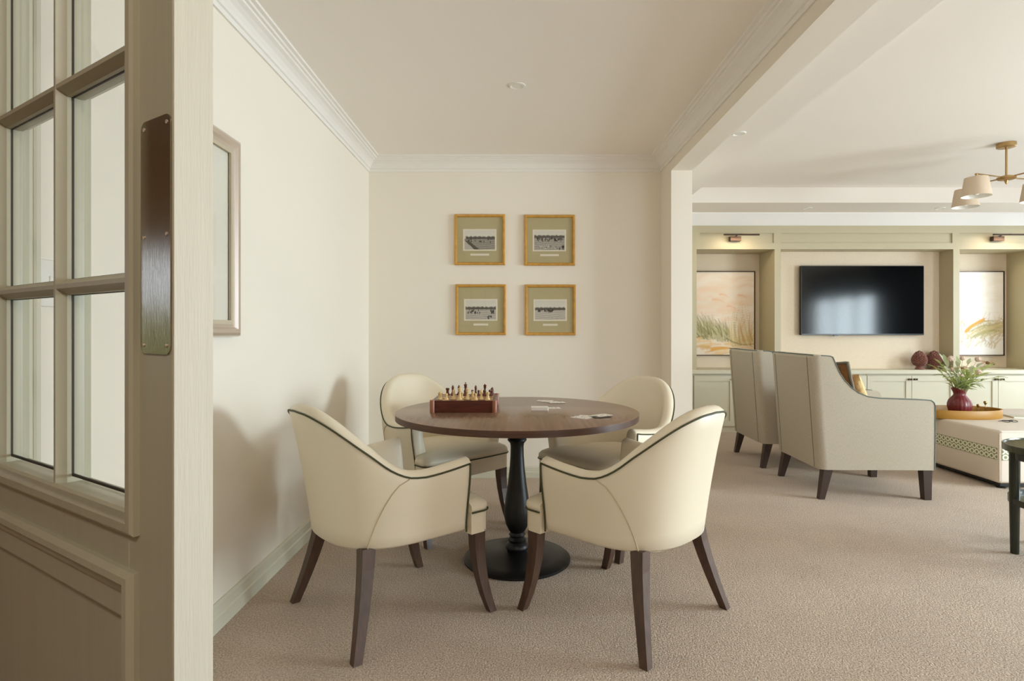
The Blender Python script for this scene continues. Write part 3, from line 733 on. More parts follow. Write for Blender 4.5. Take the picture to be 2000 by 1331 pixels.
def piece_mesh(kind, m):
    if (kind, m) in PM: return PM[(kind, m)]
    b = NB(); lathe(b, PR[kind], 16)
    if kind == 'king': box(b, -0.0016, 0.0016, -0.0012, 0.0012, 0.066, 0.078); box(b, -0.0045, 0.0045, -0.0012, 0.0012, 0.0705, 0.0735)
    if kind == 'knight':
        prism(b, [(-0.009, 0.011), (-0.0085, 0.022), (-0.006, 0.034), (-0.002, 0.042), (0.000, 0.046), (0.003, 0.042), (0.0115, 0.036), (0.0115, 0.031), (0.008, 0.030), (0.003, 0.030), (0.005, 0.023), (0.009, 0.011)], 'x', -0.0042, 0.0042)
    o = obj('tmp', b, m, smooth=45); me = o.data; bpy.data.objects.remove(o); PM[(kind, m)] = me; return me
def piece(kind, col, px, row, label, rz=0):
    y = bcy+(row-3.5)*sq; x = (px-1010)/1140*y
    m = M['box_light'] if col == 'pale' else M['box_dark']
    o = bpy.data.objects.new('chess_'+kind, piece_mesh(kind, m)); COL.objects.link(o); o.location = (x, y, TZ+BH-0.0018); o.rotation_euler = (0, 0, rz); o.scale = (0.95, 0.95, 0.87)
    tag(o, label, 'chess piece', 'chess pieces on the board')
PX = lambda z: 820+z/11.11
piece('knight', 'pale', PX(440), 0.4, 'pale wooden chess knight at the left end of the front row', 1.2)
piece('pawn', 'pale', PX(578), 0.3, 'pale wooden chess pawn second from left in the front row')
piece('bishop', 'pale', PX(738), 0.6, 'pale wooden chess bishop third from left in the front row')
piece('king', 'pale', PX(868), 0.4, 'pale wooden chess king, tallest pale piece, left of centre')
piece('queen', 'pale', PX(1036), 0.5, 'pale wooden chess queen in front of the dark king')
piece('knight', 'pale', PX(1150), 0.9, 'pale wooden chess knight right of the pale queen', -0.5)
piece('pawn', 'pale', PX(1215), 0.3, 'short pale wooden pawn between the right-hand knight and bishop')
piece('bishop', 'pale', PX(1335), 0.5, 'pale wooden chess bishop on the right of the front row')
piece('rook', 'pale', PX(1472), 0.4, 'pale wooden chess rook at the right end of the front row')
piece('pawn', 'pale', PX(915), 1.6, 'pale wooden pawn a row behind the pale king')
piece('rook', 'dark', PX(602), 6.3, 'dark red wooden chess rook at the left end of the back row')
piece('bishop', 'dark', PX(715), 6.4, 'dark red wooden bishop second from left in the back row')
piece('bishop', 'dark', PX(848), 6.4, 'dark red wooden bishop half hidden behind the pale king')
piece('king', 'dark', PX(992), 6.2, 'dark red wooden chess king, tallest piece on the board')
piece('pawn', 'dark', PX(1140), 5.0, 'dark red wooden pawn behind the right-hand pale knight')
piece('bishop', 'dark', PX(1212), 6.3, 'dark red wooden bishop right of the dark king')
piece('pawn', 'dark', PX(1275), 4.6, 'dark red wooden pawn between the dark bishop and dark queen')
piece('queen', 'dark', PX(1412), 6.4, 'dark red wooden chess queen near the right of the back row')
piece('knight', 'dark', PX(1572), 6.3, 'dark red wooden knight at the right end of the back row', 0.6)
piece('pawn', 'dark', PX(1520), 5.2, 'dark red wooden pawn in front of the right-hand dark knight')
piece('pawn', 'dark', PX(1562), 4.5, 'dark red wooden pawn nearest the right edge of the board')
piece('pawn', 'dark', PX(1395), 4.9, 'dark red wooden pawn in front of the dark queen')
piece('pawn', 'dark', PX(980), 4.8, 'dark red wooden pawn in front of the dark king')
piece('pawn', 'dark', PX(722), 4.8, 'dark red wooden pawn in front of the left-hand dark bishop')

# playing cards
def tpt(px, py, z=TZ): y = 1140*(CAMZ-z)/(py-646); return ((px-1010)/1140*y, y)
def card(px, py, rz, label, k=0, back=False, tilt=0.0):
    x, y = tpt(px, py); t = thing('playing_card', label, 'playing card', (x, y, TZ+0.0002+0.0005*k), rz, 'playing cards on the table'); t.rotation_euler = (tilt, 0, rz)
    b = NB(); prism(b, rrect(-0.0315, 0.0315, -0.044, 0.044, 0.004, 3), 'z', 0, 0.0004); obj('card', b, M['card_back' if back else 'card'], t)
    if not back:
        b = NB()
        for (u, v) in ((-0.013, 0.022), (0.013, 0.022), (-0.013, -0.022), (0.013, -0.022), (0, 0)):
            prism(b, [(u, v-0.006), (u+0.0045, v), (u, v+0.006), (u-0.0045, v)], 'z', 0.0004, 0.00045)
        obj('pips', b, M['card_ink' if k % 2 else 'dark'], t)
card(1064, 783.5, 1.3, 'white playing card at the left of the far fan on the table', 0)
card(1073, 785, 1.0, 'white playing card in the middle of the far fan on the table', 1)
card(1088, 787, 1.75, 'white playing card at the right of the far fan, its corner sticking out', 2)
card(1078, 797.5, 1.65, 'single white playing card lying just behind the stacked deck', 0)
card(1136, 816, 0.9, 'white playing card at the left of the near right fan', 0)
card(1148, 814, 1.25, 'second white playing card from the left in the near right fan', 1)
card(1160, 814.5, 1.6, 'third white playing card from the left in the near right fan', 2)
card(1176, 812.5, 2.2, 'white playing card at the right of the near fan, on top of the dark card', 4)
card(1174, 815.5, 2.0, 'dark-backed playing card beneath the right of the near fan', 3, back=True)
x, y = tpt(1054, 800.5); t = thing('card_deck', 'squared deck of white playing cards in the middle of the table', 'card deck', (x, y, TZ), 1.55)
b = NB(); prism(b, rrect(-0.0315, 0.0315, -0.044, 0.044, 0.004, 3), 'z', 0, 0.014); obj('card_stack', b, M['card'], t)
b = NB(); prism(b, rrect(-0.030, 0.030, -0.0425, 0.0425, 0.004, 3), 'z', 0.014, 0.0146); obj('top_card', b, M['card'], t)

# ------------------------------------------------------------------ lounge joinery
NZ0, NZ1 = 0.709, 2.069; HZ1 = 2.334
JX0, JX1 = XB+0.002, 6.05
Xn = [2.02, 2.899, 2.968, 4.910, 4.980, 5.856]
wu = thing('wall_unit', 'sage green joinery surround with two niches and a television recess', 'joinery', (0, 0, 0))
YBN, YBT = 6.987, 6.79
def jpart(name, m, *bs):
    b = NB()
    for q in bs: box(b, *q)
    return obj(name, b, m, wu)
jpart('stile', M['sage'], (JX0, Xn[0], YF, YBN, NZ0, NZ1)); jpart('stile', M['sage'], (Xn[1], Xn[2], YF, YBN, NZ0, NZ1))
jpart('stile', M['sage'], (Xn[3], Xn[4], YF, YBN, NZ0, NZ1)); jpart('stile', M['sage'], (Xn[5], JX1, YF, YBN, NZ0, NZ1))
jpart('niche_back', M['grass'], (Xn[0], Xn[1], YBN, YBN+0.012, NZ0, NZ1)); jpart('niche_back', M['grass'], (Xn[4], Xn[5], YBN, YBN+0.012, NZ0, NZ1))
jpart('television_back_panel', M['grass'], (Xn[2]+0.0005, Xn[3]-0.0005, YBT, YBT+0.012, NZ0, NZ1))
# header: rails, stiles and recessed panels
jpart('header_carcass', M['sage'], (JX0, JX1, YF+0.016, YBN+0.012, NZ1, HZ1))
jpart('header_rail', M['sage'], (JX0, JX1, YF, YF+0.016, 2.250, HZ1)); jpart('header_rail', M['sage'], (JX0, JX1, YF, YF+0.016, NZ1, 2.140))
for (x0, x1) in ((JX0, 2.06), (2.89, 2.975), (4.90, 4.985), (5.82, JX1)): jpart('header_stile', M['sage'], (x0, x1, YF, YF+0.016, 2.140, 2.250))

wt = tag(obj('worktop', rbox(JX0, JX1, YF-0.02, YBN, NZ0-0.045, NZ0, 0.003, 1), M['cabinet']), 'pale sage worktop shelf running below the niches and television', 'worktop')
def knob_bm(x, z):
    b = NB(); box(b, x-0.024, x+0.024, -0.022, -0.014, z-0.010, z+0.010, 0.003, 1); box(b, x-0.006, x+0.006, -0.016, 0.002, z-0.006, z+0.006)
    for s in (-1, 1):
        q = NB(); lathe(q, [(0.004, 0), (0.008, 0.003), (0.004, 0.007), (0, 0.008)], 10); bmesh.ops.transform(q, matrix=Matrix.Translation((x+s*0.014, -0.021, z)) @ Matrix.Rotation(PI/2, 4, 'X'), verts=q.verts)
        me = bpy.data.meshes.new('t'); q.to_mesh(me); q.free(); b.from_mesh(me); bpy.data.meshes.remove(me)
    return b
def cabinet(x0, x1, label):
    t = thing('base_cabinet', label, 'cabinet', (x0, YF, 0), 0, 'sage base cabinets under the worktop'); w = x1-x0
    b = NB(); box(b, 0.001, w-0.001, 0.024, 0.41, 0.07, NZ0-0.046); obj('carcass', b, M['cabinet'], t)
    obj('plinth', rbox(0.001, w-0.001, 0.03, 0.40, 0.0, 0.07), M['cabinet'], t)
    for k in range(2):
        a = k*w/2+0.0025; e = (k+1)*w/2-0.0025; z0, z1 = 0.075, NZ0-0.065; f = 0.062
        b = NB(); box(b, a, e, 0, 0.022, z0, z0+f); box(b, a, e, 0, 0.022, z1-f, z1); box(b, a, a+f, 0, 0.022, z0+f, z1-f); box(b, e-f, e, 0, 0.022, z0+f, z1-f)
        d = obj('door', b, M['cabinet'], t)
        obj('door_panel', rbox(a+f, e-f, 0.011, 0.020, z0+f, z1-f), M['cabinet'], d)
        obj('handle', knob_bm(e-0.030 if k == 0 else a+0.030, z1-0.040), M['bronze'], d, smooth=40, label='dark bronze handle')
cabinet(Xn[0]-0.03, Xn[1]+0.034, 'sage double-door base cabinet below the left painting')
cabinet(Xn[1]+0.036, 3.939, 'sage double-door base cabinet below the left half of the television')
cabinet(3.941, Xn[3]+0.034, 'sage double-door base cabinet below the right half of the television')
cabinet(Xn[3]+0.036, Xn[5]+0.03, 'sage double-door base cabinet below the right painting')
struct('trim_7', rbox(JX0, Xn[0]-0.031, YF+0.01, YBN, 0, NZ0-0.046), M['cabinet'], 'plain filler panel at the left of the base cabinets', cat='panel')

# television
tv = thing('television', 'large black flat television mounted in the lounge joinery', 'television', (3.27, 6.72, 1.10))
obj('bezel', rbox(0, 1.416, 0, 0.045, 0, 0.800, 0.003, 1), M['tvblack'], tv)
obj('screen', rbox(0.008, 1.408, -0.0015, 0.0005, 0.016, 0.792), M['tvscreen'], tv)
obj('wall_bracket', rbox(0.45, 0.97, 0.044, 0.069, 0.2, 0.6), M['tvblack'], tv)
b = NB(); prism(b, rrect(0.38, 0.43, -0.012, 0.001, 0.005), 'y', 0.005, 0.02); obj('sensor', b, M['tvblack'], tv)

# paintings in the niches
def dune_painting(v):
    W, H = 116, 154; c = Canvas(W, H, (234, 220, 202) if v == 0 else (246, 242, 236)); R = random.Random(20+v)
    U = lambda x, y: (x*W, y*H)
    for k in range(90):
        x, y = R.uniform(0, 1), R.uniform(0, .62); col = R.choice([(236, 222, 204), (240, 228, 214), (234, 214, 190), (236, 210, 184)] if v == 0 else [(244, 240, 232), (242, 236, 226), (246, 242, 236)])
        c.stroke(U(x-.15, y+.03), U(x, y-.02), U(x+.15, y+.02), R.uniform(3, 7), col, .35)
    if v == 0:
        for (x, y, l) in ((.5, .27, .14), (.8, .28, .14), (.4, .33, .18), (.62, .41, .14)): c.stroke(U(x-l/2, y), U(x, y-.01), U(x+l/2, y+.03), 1.5, (230, 188, 148), .4)
        for k in range(120):
            x = R.uniform(0, 1); y = .82+R.uniform(-.06, .17); c.stroke(U(x-.16, y+.02), U(x, y-.01), U(x+.16, y+R.uniform(-.02, .03)), R.uniform(1.2, 3.5), R.choice([(236, 222, 204), (240, 228, 212), (230, 196, 140), (220, 176, 112), (238, 224, 206)]), .45)
        for k in range(260):
            x = R.uniform(-.02, .62); base = .74+.10*x+R.uniform(-.06, .05); top = base-R.uniform(.08, .24)*(1-.4*abs(x-.35)); dx = -R.uniform(.02, .16)
            c.stroke(U(x, base), U(x+dx*.2, (base+top)/2), U(x+dx, top), R.uniform(.6, 1.3), R.choice([(150, 146, 100), (170, 164, 118), (124, 120, 78), (192, 184, 142), (210, 198, 156)]), .5)
        for k in range(90):
            x = .62+R.uniform(0, .38); base = .87+R.uniform(-.05, .02); top = base-R.uniform(.15, .50); c.stroke(U(x, base), U(x-.06, (base+top)/2), U(x+R.uniform(-.12, .10), top), R.uniform(.6, 1.4), R.choice([(196, 178, 120), (214, 196, 144), (178, 160, 100), (206, 152, 110), (226, 210, 164)]), .5)
        c.stroke(U(.55, .80), U(.75, .90), U(1.0, .86), 1.2, (116, 108, 66), .8)
        c.stroke(U(0, .80), U(.15, .74), U(.35, .80), 1.0, (140, 116, 70), .6)
        c.stroke(U(.3, .93), U(.45, .90), U(.6, .92), 3.2, (224, 166, 72), .7)
    else:
        for k in range(160):
            x = R.uniform(.0, 1); base = .62+R.uniform(-.02, .30); c.stroke(U(x, base), U(x+.05, base-.05), U(x+R.uniform(-.10, .16), base-R.uniform(.02, .13)), R.uniform(.6, 1.3), R.choice([(214, 196, 160), (226, 212, 186), (196, 180, 140), (224, 206, 180), (210, 190, 176)]), .45)
        for k in range(80):
            x = .62+R.uniform(0, .38); y = .63+R.uniform(-.05, .09); c.stroke(U(x-.2, y+.08), U(x, y-.02), U(x+.2, y), R.uniform(.6, 1.3), R.choice([(168, 160, 104), (196, 180, 120), (214, 196, 148)]), .5)
        for k in range(14): c.stroke(U(.38+k*.003, .71-k*.001), U(.5, .62), U(.68, .555+R.uniform(0, .03)), 2.2, (222, 166, 82), .45)
        c.stroke(U(.06, .46), U(.12, .42), U(.22, .47), 2.2, (170, 158, 110), .7); c.stroke(U(.08, .50), U(.15, .49), U(.27, .47), 1.8, (206, 170, 120), .7)
    return c.a
def painting(x0, v, label):
    w, h = 0.745, 1.008; t = thing('painting', label, 'painting', (x0, YBN, 0.853), 0, 'niche paintings')
    b = NB(); 
    for q in ((0, w, -0.045, 0, 0, 0.008), (0, w, -0.045, 0, h-0.008, h), (0, 0.008, -0.045, 0, 0.008, h-0.008), (w-0.008, w, -0.045, 0, 0.008, h-0.008)): box(b, *q)
    obj('float_frame', b, M['bronze'], t)
    cv = obj('stretcher', rbox(0.011, w-0.011, -0.036, -0.002, 0.011, h-0.011), M['artwhite'], t)
    canvas_mesh('painted_surface', dune_painting(v), w-0.022, h-0.022, M['paint'], cv, (0.011, -0.0365, 0.011))
painting(2.088, 0, 'dune grass painting in warm cream and green in the left niche')
painting(5.055, 1, 'pale dune painting with ochre strokes in the right niche')

# picture lights on the header
def picture_light(x, label):
    t = thing('picture_light', label, 'wall light', (x, YF, 2.20), 0, 'picture lights on the joinery header')
    obj('wall_block', rbox(-0.148, -0.026, -0.052, 0.0, -0.045, 0.008, 0.002, 1), M['bronze'], t)
    b = NB(); tube(b, [(-0.085, -0.03, 0.006), (-0.08, -0.12, 0.016), (-0.08, -0.20, 0.006)], 0.006, 8); obj('arm', b, M['bronze'], t, smooth=50)
    b = NB(); box(b, -0.275, 0.115, -0.210, -0.190, -0.008, 0.008, 0.003, 1); obj('lamp_bar', b, M['bronze'], t)
    l = bpy.data.lights.new('picture_light_led', 'AREA'); l.shape = 'RECTANGLE'; l.size = 0.36; l.size_y = 0.012; l.energy = 1.6; l.color = (1.0, 0.80, 0.56)
    o = bpy.data.objects.new('picture_light_led', l); COL.objects.link(o); o.parent = t; o.location = (-0.08, -0.20, -0.011); o.rotation_euler = (math.radians(18), 0, 0)
picture_light(2.53, 'slim bronze picture light above the left painting')
picture_light(5.47, 'slim bronze picture light above the right painting')

# pinecone finials
def finial(x, y, label):
    t = thing('pinecone_ornament', label, 'ornament', (x, y, NZ0), 0, 'terracotta pinecones on the worktop')
    b = NB(); lathe(b, [(0.044, 0), (0.046, 0.008), (0.040, 0.018), (0.033, 0.026), (0.034, 0.036), (0.040, 0.042)], 28); obj('foot', b, M['terracotta'], t, smooth=40)
    def R(z): return max(0.001, 0.072*interp((z-0.040)/0.178, [0, .1, .25, .4, .6, .8, .93, 1.0], [.5, .78, .96, 1.0, .88, .58, .28, 0.0]))
    b = NB(); prof = [(R(0.040+0.178*k/16), 0.040+0.178*k/16) for k in range(16)]+[(0.0, 0.217)]; lathe(b, prof, 28); obj('core', b, M['terracotta'], t, smooth=60)
    b = NB()
    for i in range(12):
        z = 0.048+0.0132*i; r = R(z); n = 15 if i < 9 else 10
        for j in range(n):
            a = 2*PI*(j+0.5*(i % 2))/n; w = PI*r/n*0.98
            def P(da, dz, pr): rr = R(z+dz)+pr; return b.verts.new((rr*math.cos(a+da), rr*math.sin(a+da), z+dz))
            l = P(-PI/n*0.95, 0.002, 0.001); rgt = P(PI/n*0.95, 0.002, 0.001); tip = P(0, 0.015, 0.001); bot = P(0, -0.010, 0.001); mid = P(0, 0.004, 0.011)
            for q in ((l, bot, mid), (bot, rgt, mid), (rgt, tip, mid), (tip, l, mid)): b.faces.new(q)
    obj('scales', b, M['terracotta'], t, kind='stuff')
finial(4.590, 6.66, 'brown terracotta pinecone ornament on the worktop, left of the pair')
finial(4.785, 6.70, 'brown terracotta pinecone ornament on the worktop, behind the flowers')

# ------------------------------------------------------------------ armchairs
def arm_profile():
    top = [(0.060, 0.979), (0.082, 0.972), (0.090, 0.955), (0.106, 0.915), (0.130, 0.862), (0.165, 0.810), (0.210, 0.762), (0.260, 0.726), (0.320, 0.703), (0.400, 0.692), (0.55, 0.687), (0.70, 0.682), (0.742, 0.678), (0.760, 0.664), (0.768, 0.640)]
    return top
def make_armchair(label):
    t = thing('armchair', label, 'armchair', (0, 0, 0), 0, 'pale linen lounge armchairs')
    top = arm_profile()
    bk = lambda z: -0.055*(z-0.20)/0.785      # rear face leans back
    def poly(inset):
        pts = [(0.765, 0.205)]+[]
        pts = [(bk(z)+inset, z) for z in (0.205, 0.40, 0.60, 0.80, 0.965)]+[(bk(0.98)+inset+0.012, 0.982)]+top+[(0.766, 0.42), (0.764, 0.205)]
        return pts
    for s in (-1, 1):
        b = NB(); rings = []
        for (yy, ins) in ((0.345, 0.052), (0.343, 0.036), (0.336, 0.018), (0.324, 0.006), (0.305, 0.001), (0.262, 0.0)):
            rings.append([(x, s*yy, z) for x, z in poly(ins)])
        loft(b, rings); obj('side_panel', b, M['linen'], t, smooth=35)
        b = NB(); tp = [(bk(0.98)+0.06, s*0.345, 0.983)]+[(x, s*0.3455, z+0.001) for x, z in top]+[(0.768, s*0.3455, 0.42), (0.765, s*0.3455, 0.207)]
        tube(b, tp, 0.0036); obj('arm_piping', b, M['teal_piping'], t, smooth=60)
        b = NB(); tube(b, [(bk(z)-0.0005, s*0.262, z) for z in (0.21, 0.45, 0.7, 0.97)], 0.0026); obj('back_seam', b, M['taupe'], t, smooth=60)
    b = NB(); rings = []
    for y in (-0.2615, -0.245, -0.1, 0.1, 0.245, 0.2615):
        o = 0.004 if abs(y) < 0.25 else 0.0
        rings.append([(bk(0.205)-o, y, 0.205), (bk(0.6)-o, y, 0.6), (bk(0.965)-o, y, 0.965), (bk(0.98)+0.014, y, 0.984), (0.045, y, 0.984), (0.065, y, 0.95), (0.15, y, 0.45), (0.15, y, 0.205)])
    loft(b, rings); obj('backrest', b, M['linen'], t, smooth=40)
    b = NB(); tube(b, [(bk(0.98)+0.012, y, 0.985) for y in np.linspace(-0.33, 0.33, 9)], 0.0034); obj('top_piping', b, M['teal_piping'], t, smooth=60)
    obj('seat_base', rbox(0.14, 0.755, -0.262, 0.262, 0.205, 0.335, 0.006, 2), M['linen'], t, smooth=40)
    b = NB(); box(b, 0.13, 0.765, -0.258, 0.258, 0.336, 0.465, 0.03, 4); obj('seat_cushion', b, M['linen'], t, smooth=50)
    for s in (-1, 1):
        b = NB(); loft(b, leg_rings([(0.060, s*0.305, 0.207, 0.030), (0.015, s*0.315, 0.0, 0.019)])); obj('leg', b, M['wood_leg2'], t)
        b = NB(); loft(b, leg_rings([(0.725, s*0.305, 0.207, 0.030), (0.728, s*0.312, 0.0, 0.023)])); obj('leg', b, M['wood_leg2'], t)
    return t
a0 = make_armchair('pale linen armchair with dark piping, nearer of the two facing the ottoman')
a0.location = (2.070, 4.312, 0); a0.rotation_euler = (0, 0, math.radians(-1.2))
a1 = copy_tree(a0); a1.location = (2.055, 5.215, 0); a1.rotation_euler = (0, 0, math.radians(-1.2))
a1['label'] = 'pale linen armchair with dark piping, farther one near the left niche'

def cushion(name, w, th, m, label, loc, rot, piping=None, n=18):
    t = thing(name, label, 'cushion', loc); t.rotation_euler = rot
    b = NB(); G = []
    for side in (1, -1):
        g = {}
        for i in range(n+1):
            for j in range(n+1):
                u, v = i/n*2-1, j/n*2-1
                hgt = ((1-u**4)*(1-v**4))**0.5*th/2
                k = 1-0.06*(1-abs(u))*(abs(v))-0.0; kx = 1-0.07*(1-u*u)*0+0.0
                x = u*w/2*(1-0.08*(1-v*v)*abs(u)**3); y = v*w/2*(1-0.08*(1-u*u)*abs(v)**3)
                if side < 0 and (i in (0, n) or j in (0, n)): g[i, j] = G[0][i, j]
                else: g[i, j] = b.verts.new((x, y, side*hgt))
        for i in range(n):
            for j in range(n):
                q = (g[i, j], g[i+1, j], g[i+1, j+1], g[i, j+1])
                b.faces.new(q if side > 0 else q[::-1])
        G.append(g)
    edge = [G[0][i, 0].co.copy() for i in range(n)]+[G[0][n, j].co.copy() for j in range(n)]+[G[0][i, n].co.copy() for i in range(n, 0, -1)]+[G[0][0, j].co.copy() for j in range(n, 0, -1)]
    obj('cover', b, m, t, smooth=70)
    if piping: b = NB(); tube(b, edge, 0.011, 8, closed=True); obj('piping', b, piping, t, smooth=60)
    return t
cushion('cushion', 0.44, 0.09, M['velvet'], 'brown velvet cushion with taupe piping leaning on the nearer armchair back', (2.325, 4.28, 0.72), (0, math.radians(73), math.radians(9)), M['taupe'])
cushion('cushion', 0.37, 0.09, M['yellowwool'], 'textured mustard cushion leaning on the brown velvet cushion', (2.44, 4.29, 0.675), (0, math.radians(67), math.radians(9)))

# ------------------------------------------------------------------ ottoman
OX0, OX1, OY0, OY1 = 3.492, 4.70, 4.225, 5.44
ot = thing('ottoman', 'large oatmeal linen ottoman with a green woven trim band', 'ottoman', (OX0, OY0, 0)); OW, OD = OX1-OX0, OY1-OY0
obj('body', rbox(0, OW, 0, OD, 0.042, 0.427, 0.022, 4), M['ottoman'], ot, smooth=40)
b = NB(); tube(b, [(0.012, -0.001, 0.418), (OW-0.012, -0.001, 0.418)], 0.004); tube(b, [(0.003, 0.003, 0.06), (0.003, 0.003, 0.405)], 0.003); obj('welt', b, M['ottoman'], ot, smooth=60)
def band(name, A, B, n, L):
    me = bpy.data.meshes.new(name); A = Vector(A); B = Vector(B); n = Vector(n)*0.003
    vs = [A+n, B+n, B+n+Vector((0, 0, 0.085)), A+n+Vector((0, 0, 0.085)), A, B, B+Vector((0, 0, 0.085)), A+Vector((0, 0, 0.085))]
    me.from_pydata([tuple(v) for v in vs], [], [(0, 1, 2, 3), (4, 5, 1, 0), (3, 2, 6, 7), (4, 0, 3, 7), (1, 5, 6, 2), (7, 6, 5, 4)])
    uv = me.uv_layers.new(name='UVMap'); R = L/0.046
    for p in me.polygons:
        for li in p.loop_indices:
            k = me.loops[li].vertex_index % 4; uv.data[li].uv = (0 if k in (0, 3) else R, 0 if k in (0, 1) else 1)
    me.materials.append(M['braid']); o = bpy.data.objects.new(name, me); COL.objects.link(o); o.parent = ot; o['label'] = 'green and cream woven trim band'; return o
band('trim_band', (0, OD-0.02, 0.212), (0, 0.02, 0.212), (-1, 0, 0), OD-0.04); band('trim_band', (0.018, 0, 0.212), (OW-0.02, 0, 0.212), (0, -1, 0), OW-0.04)
b = NB(); box(b, 0.03, OW-0.03, 0.03, OD-0.03, 0.02, 0.042); obj('base_board', b, M['black'], ot)
for (x, y) in ((0.06, 0.06), (OW-0.06, 0.06), (0.06, OD-0.06), (OW-0.06, OD-0.06)):
    b = NB(); lathe(b, [(0.03, 0), (0.034, 0.02)], 16, (x, y, 0)); obj('foot', b, M['black'], ot, smooth=40)

# oval tray with hand holes
OZ = 0.427
tr = thing('tray', 'oval mustard lacquer tray on the ottoman', 'tray', (3.735, 4.93, OZ)); TA, TB = 0.325, 0.195
b = NB(); n = 64; rings = []
for (k, z) in ((1.0, 0.0), (1.02, 0.008), (1.02, 0.068), (1.012, 0.071), (0.985, 0.071), (0.975, 0.068), (0.975, 0.012), (0.2, 0.011)):
    rings.append([((TA*k if k > 0.5 else 0.1)*math.cos(2*PI*i/n), (TB*(k if k > 0.97 else k) if k > 0.5 else 0.06)*math.sin(2*PI*i/n), z) for i in range(n)])
loft(b, rings); obj('tray_body', b, M['mustard'], tr, smooth=45)
for s in (1, -1):
    b = NB(); pts = []
    f = []
    for k in range(9):
        a = math.radians(-22+44*k/8)+(0 if s > 0 else PI); f.append((TA*1.0225*math.cos(a), TB*1.0225*math.sin(a)))
    loft(b, [[(x*0.995, y*0.995, z) for x, y in f[::1]]+[(x*1.003, y*1.003, z) for x, y in f[::-1]] for z in (0.036, 0.054)]); obj('hand_hole', b, M['dark'], tr, label='dark hand-hold slot')

vs = thing('vase', 'burgundy ribbed gourd-shaped ceramic vase on the mustard tray', 'vase', (3.733, 4.925, OZ+0.012))
prof = [(0.062, 0), (0.075, 0.006), (0.096, 0.035), (0.108, 0.072), (0.108, 0.098), (0.096, 0.128), (0.072, 0.152), (0.056, 0.168), (0.053, 0.180), (0.058, 0.196), (0.070, 0.214), (0.074, 0.226), (0.072, 0.232), (0.066, 0.230), (0.058, 0.212), (0.048, 0.185), (0.05, 0.16), (0.0, 0.15)]; prof = [(r*0.80, z) for r, z in prof]
b = NB(); lathe(b, prof, 96, rib=18, ribamp=0.04); obj('vase_body', b, M['vase'], vs, smooth=60)

# flowers and foliage in the vase
VX, VY, VZ = 3.733, 4.925, OZ+0.012
def leaf_bm(L, w, droop=0.3, n=7):
    b = NB(); A, B, C = [], [], []
    for k in range(n+1):
        t = k/n; x = L*t; ww = w*math.sin(PI*min(1, t*0.96+0.03))**0.8*(1-0.25*t); z = -droop*L*t*t
        A.append(b.verts.new((x, ww/2, z+ww*0.18))); B.append(b.verts.new((x, 0, z))); C.append(b.verts.new((x, -ww/2, z+ww*0.18)))
    for k in range(n):
        b.faces.new((A[k], B[k], B[k+1], A[k+1])); b.faces.new((B[k], C[k], C[k+1], B[k+1]))
    bmesh.ops.solidify(b, geom=b.faces[:], thickness=0.0012)
    return b
LEAF = {}
def leaf(parent, p, d, L, w, m, droop=0.3, roll=0.0):
    key = (round(L, 3), round(w, 3), round(droop, 2), m.name)
    if key not in LEAF:
        o = obj('leaf', leaf_bm(L, w, droop), m, parent, smooth=60); LEAF[key] = o.data
    else:
        o = bpy.data.objects.new('leaf', LEAF[key]); COL.objects.link(o); o.parent = parent
    d = Vector(d).normalized(); o.location = p
    q = d.to_track_quat('X', 'Z'); o.rotation_mode = 'QUATERNION'; o.rotation_quaternion = q @ Matrix.Rotation(roll, 3, 'X').to_quaternion(); return o
def curve_pts(d, L, bend=0.2, n=8):
    d = Vector(d).normalized(); out = []
    for k in range(n+1):
        t = k/n; p = Vector((0, 0, 0.0))+d*L*t; p.z -= bend*L*t*t; p.x += d.x*bend*L*t*t*0.4
        out.append(tuple(p))
    return out
S0 = 0.15     # stems start inside the neck
def at_px(px, py, Y): return Vector(((px-1010)/1140*Y-VX, Y-VY, CAMZ-(py-646)*Y/1140-VZ-S0))
def stem_to(t, end, r=0.0016, sag=0.0):
    mid = Vector((end.x*0.35, end.y*0.35, end.z*0.6+0.02)); neck = Vector((max(-0.03, min(0.03, end.x*0.2)), max(-0.03, min(0.03, end.y*0.2)), 0.075))
    P = []
    for k in range(11):
        s = k/10
        P.append(Vector((0, 0, 0))*(1-s)**3+neck*3*s*(1-s)**2+(neck*0.5+end*0.5+Vector((0, 0, 0.03)))*3*s*s*(1-s)+end*s**3)
    b = NB(); tube(b, P, r*1.3, 6, r1=r*0.8); obj('stem', b, M['stem'], t, smooth=60); return P
def new_stem(name, label, cat, group): return thing(name, label, cat, (VX, VY, VZ+S0), 0, group)
# pompom seed heads
def pompom(px, py, Y, r, label):
    t = new_stem('seed_head_stem', label, 'flower', 'flowers in the burgundy vase'); e = at_px(px, py, Y); stem_to(t, e)
    b = NB(); bmesh.ops.create_icosphere(b, subdivisions=3, radius=r)
    for v in b.verts: v.co *= 1+random.uniform(-0.10, 0.12)
    bmesh.ops.translate(b, verts=b.verts, vec=e); obj('flower_head', b, M['pompom'], t)
pompom(1857, 701, 4.95, 0.024, 'round pink seed head standing highest at left of the bouquet')
pompom(1880, 700, 5.0, 0.020, 'round pink seed head in the middle top of the bouquet')
pompom(1910, 702, 4.96, 0.022, 'round grey-pink seed head right of centre at the top of the bouquet')
pompom(1861, 722, 4.84, 0.018, 'round pale seed head low at left centre of the bouquet')
pompom(1911, 727, 4.80, 0.022, 'round tan seed head low on the right of the bouquet')
pompom(1878, 733, 4.78, 0.012, 'tiny pink bud low in the centre of the bouquet')
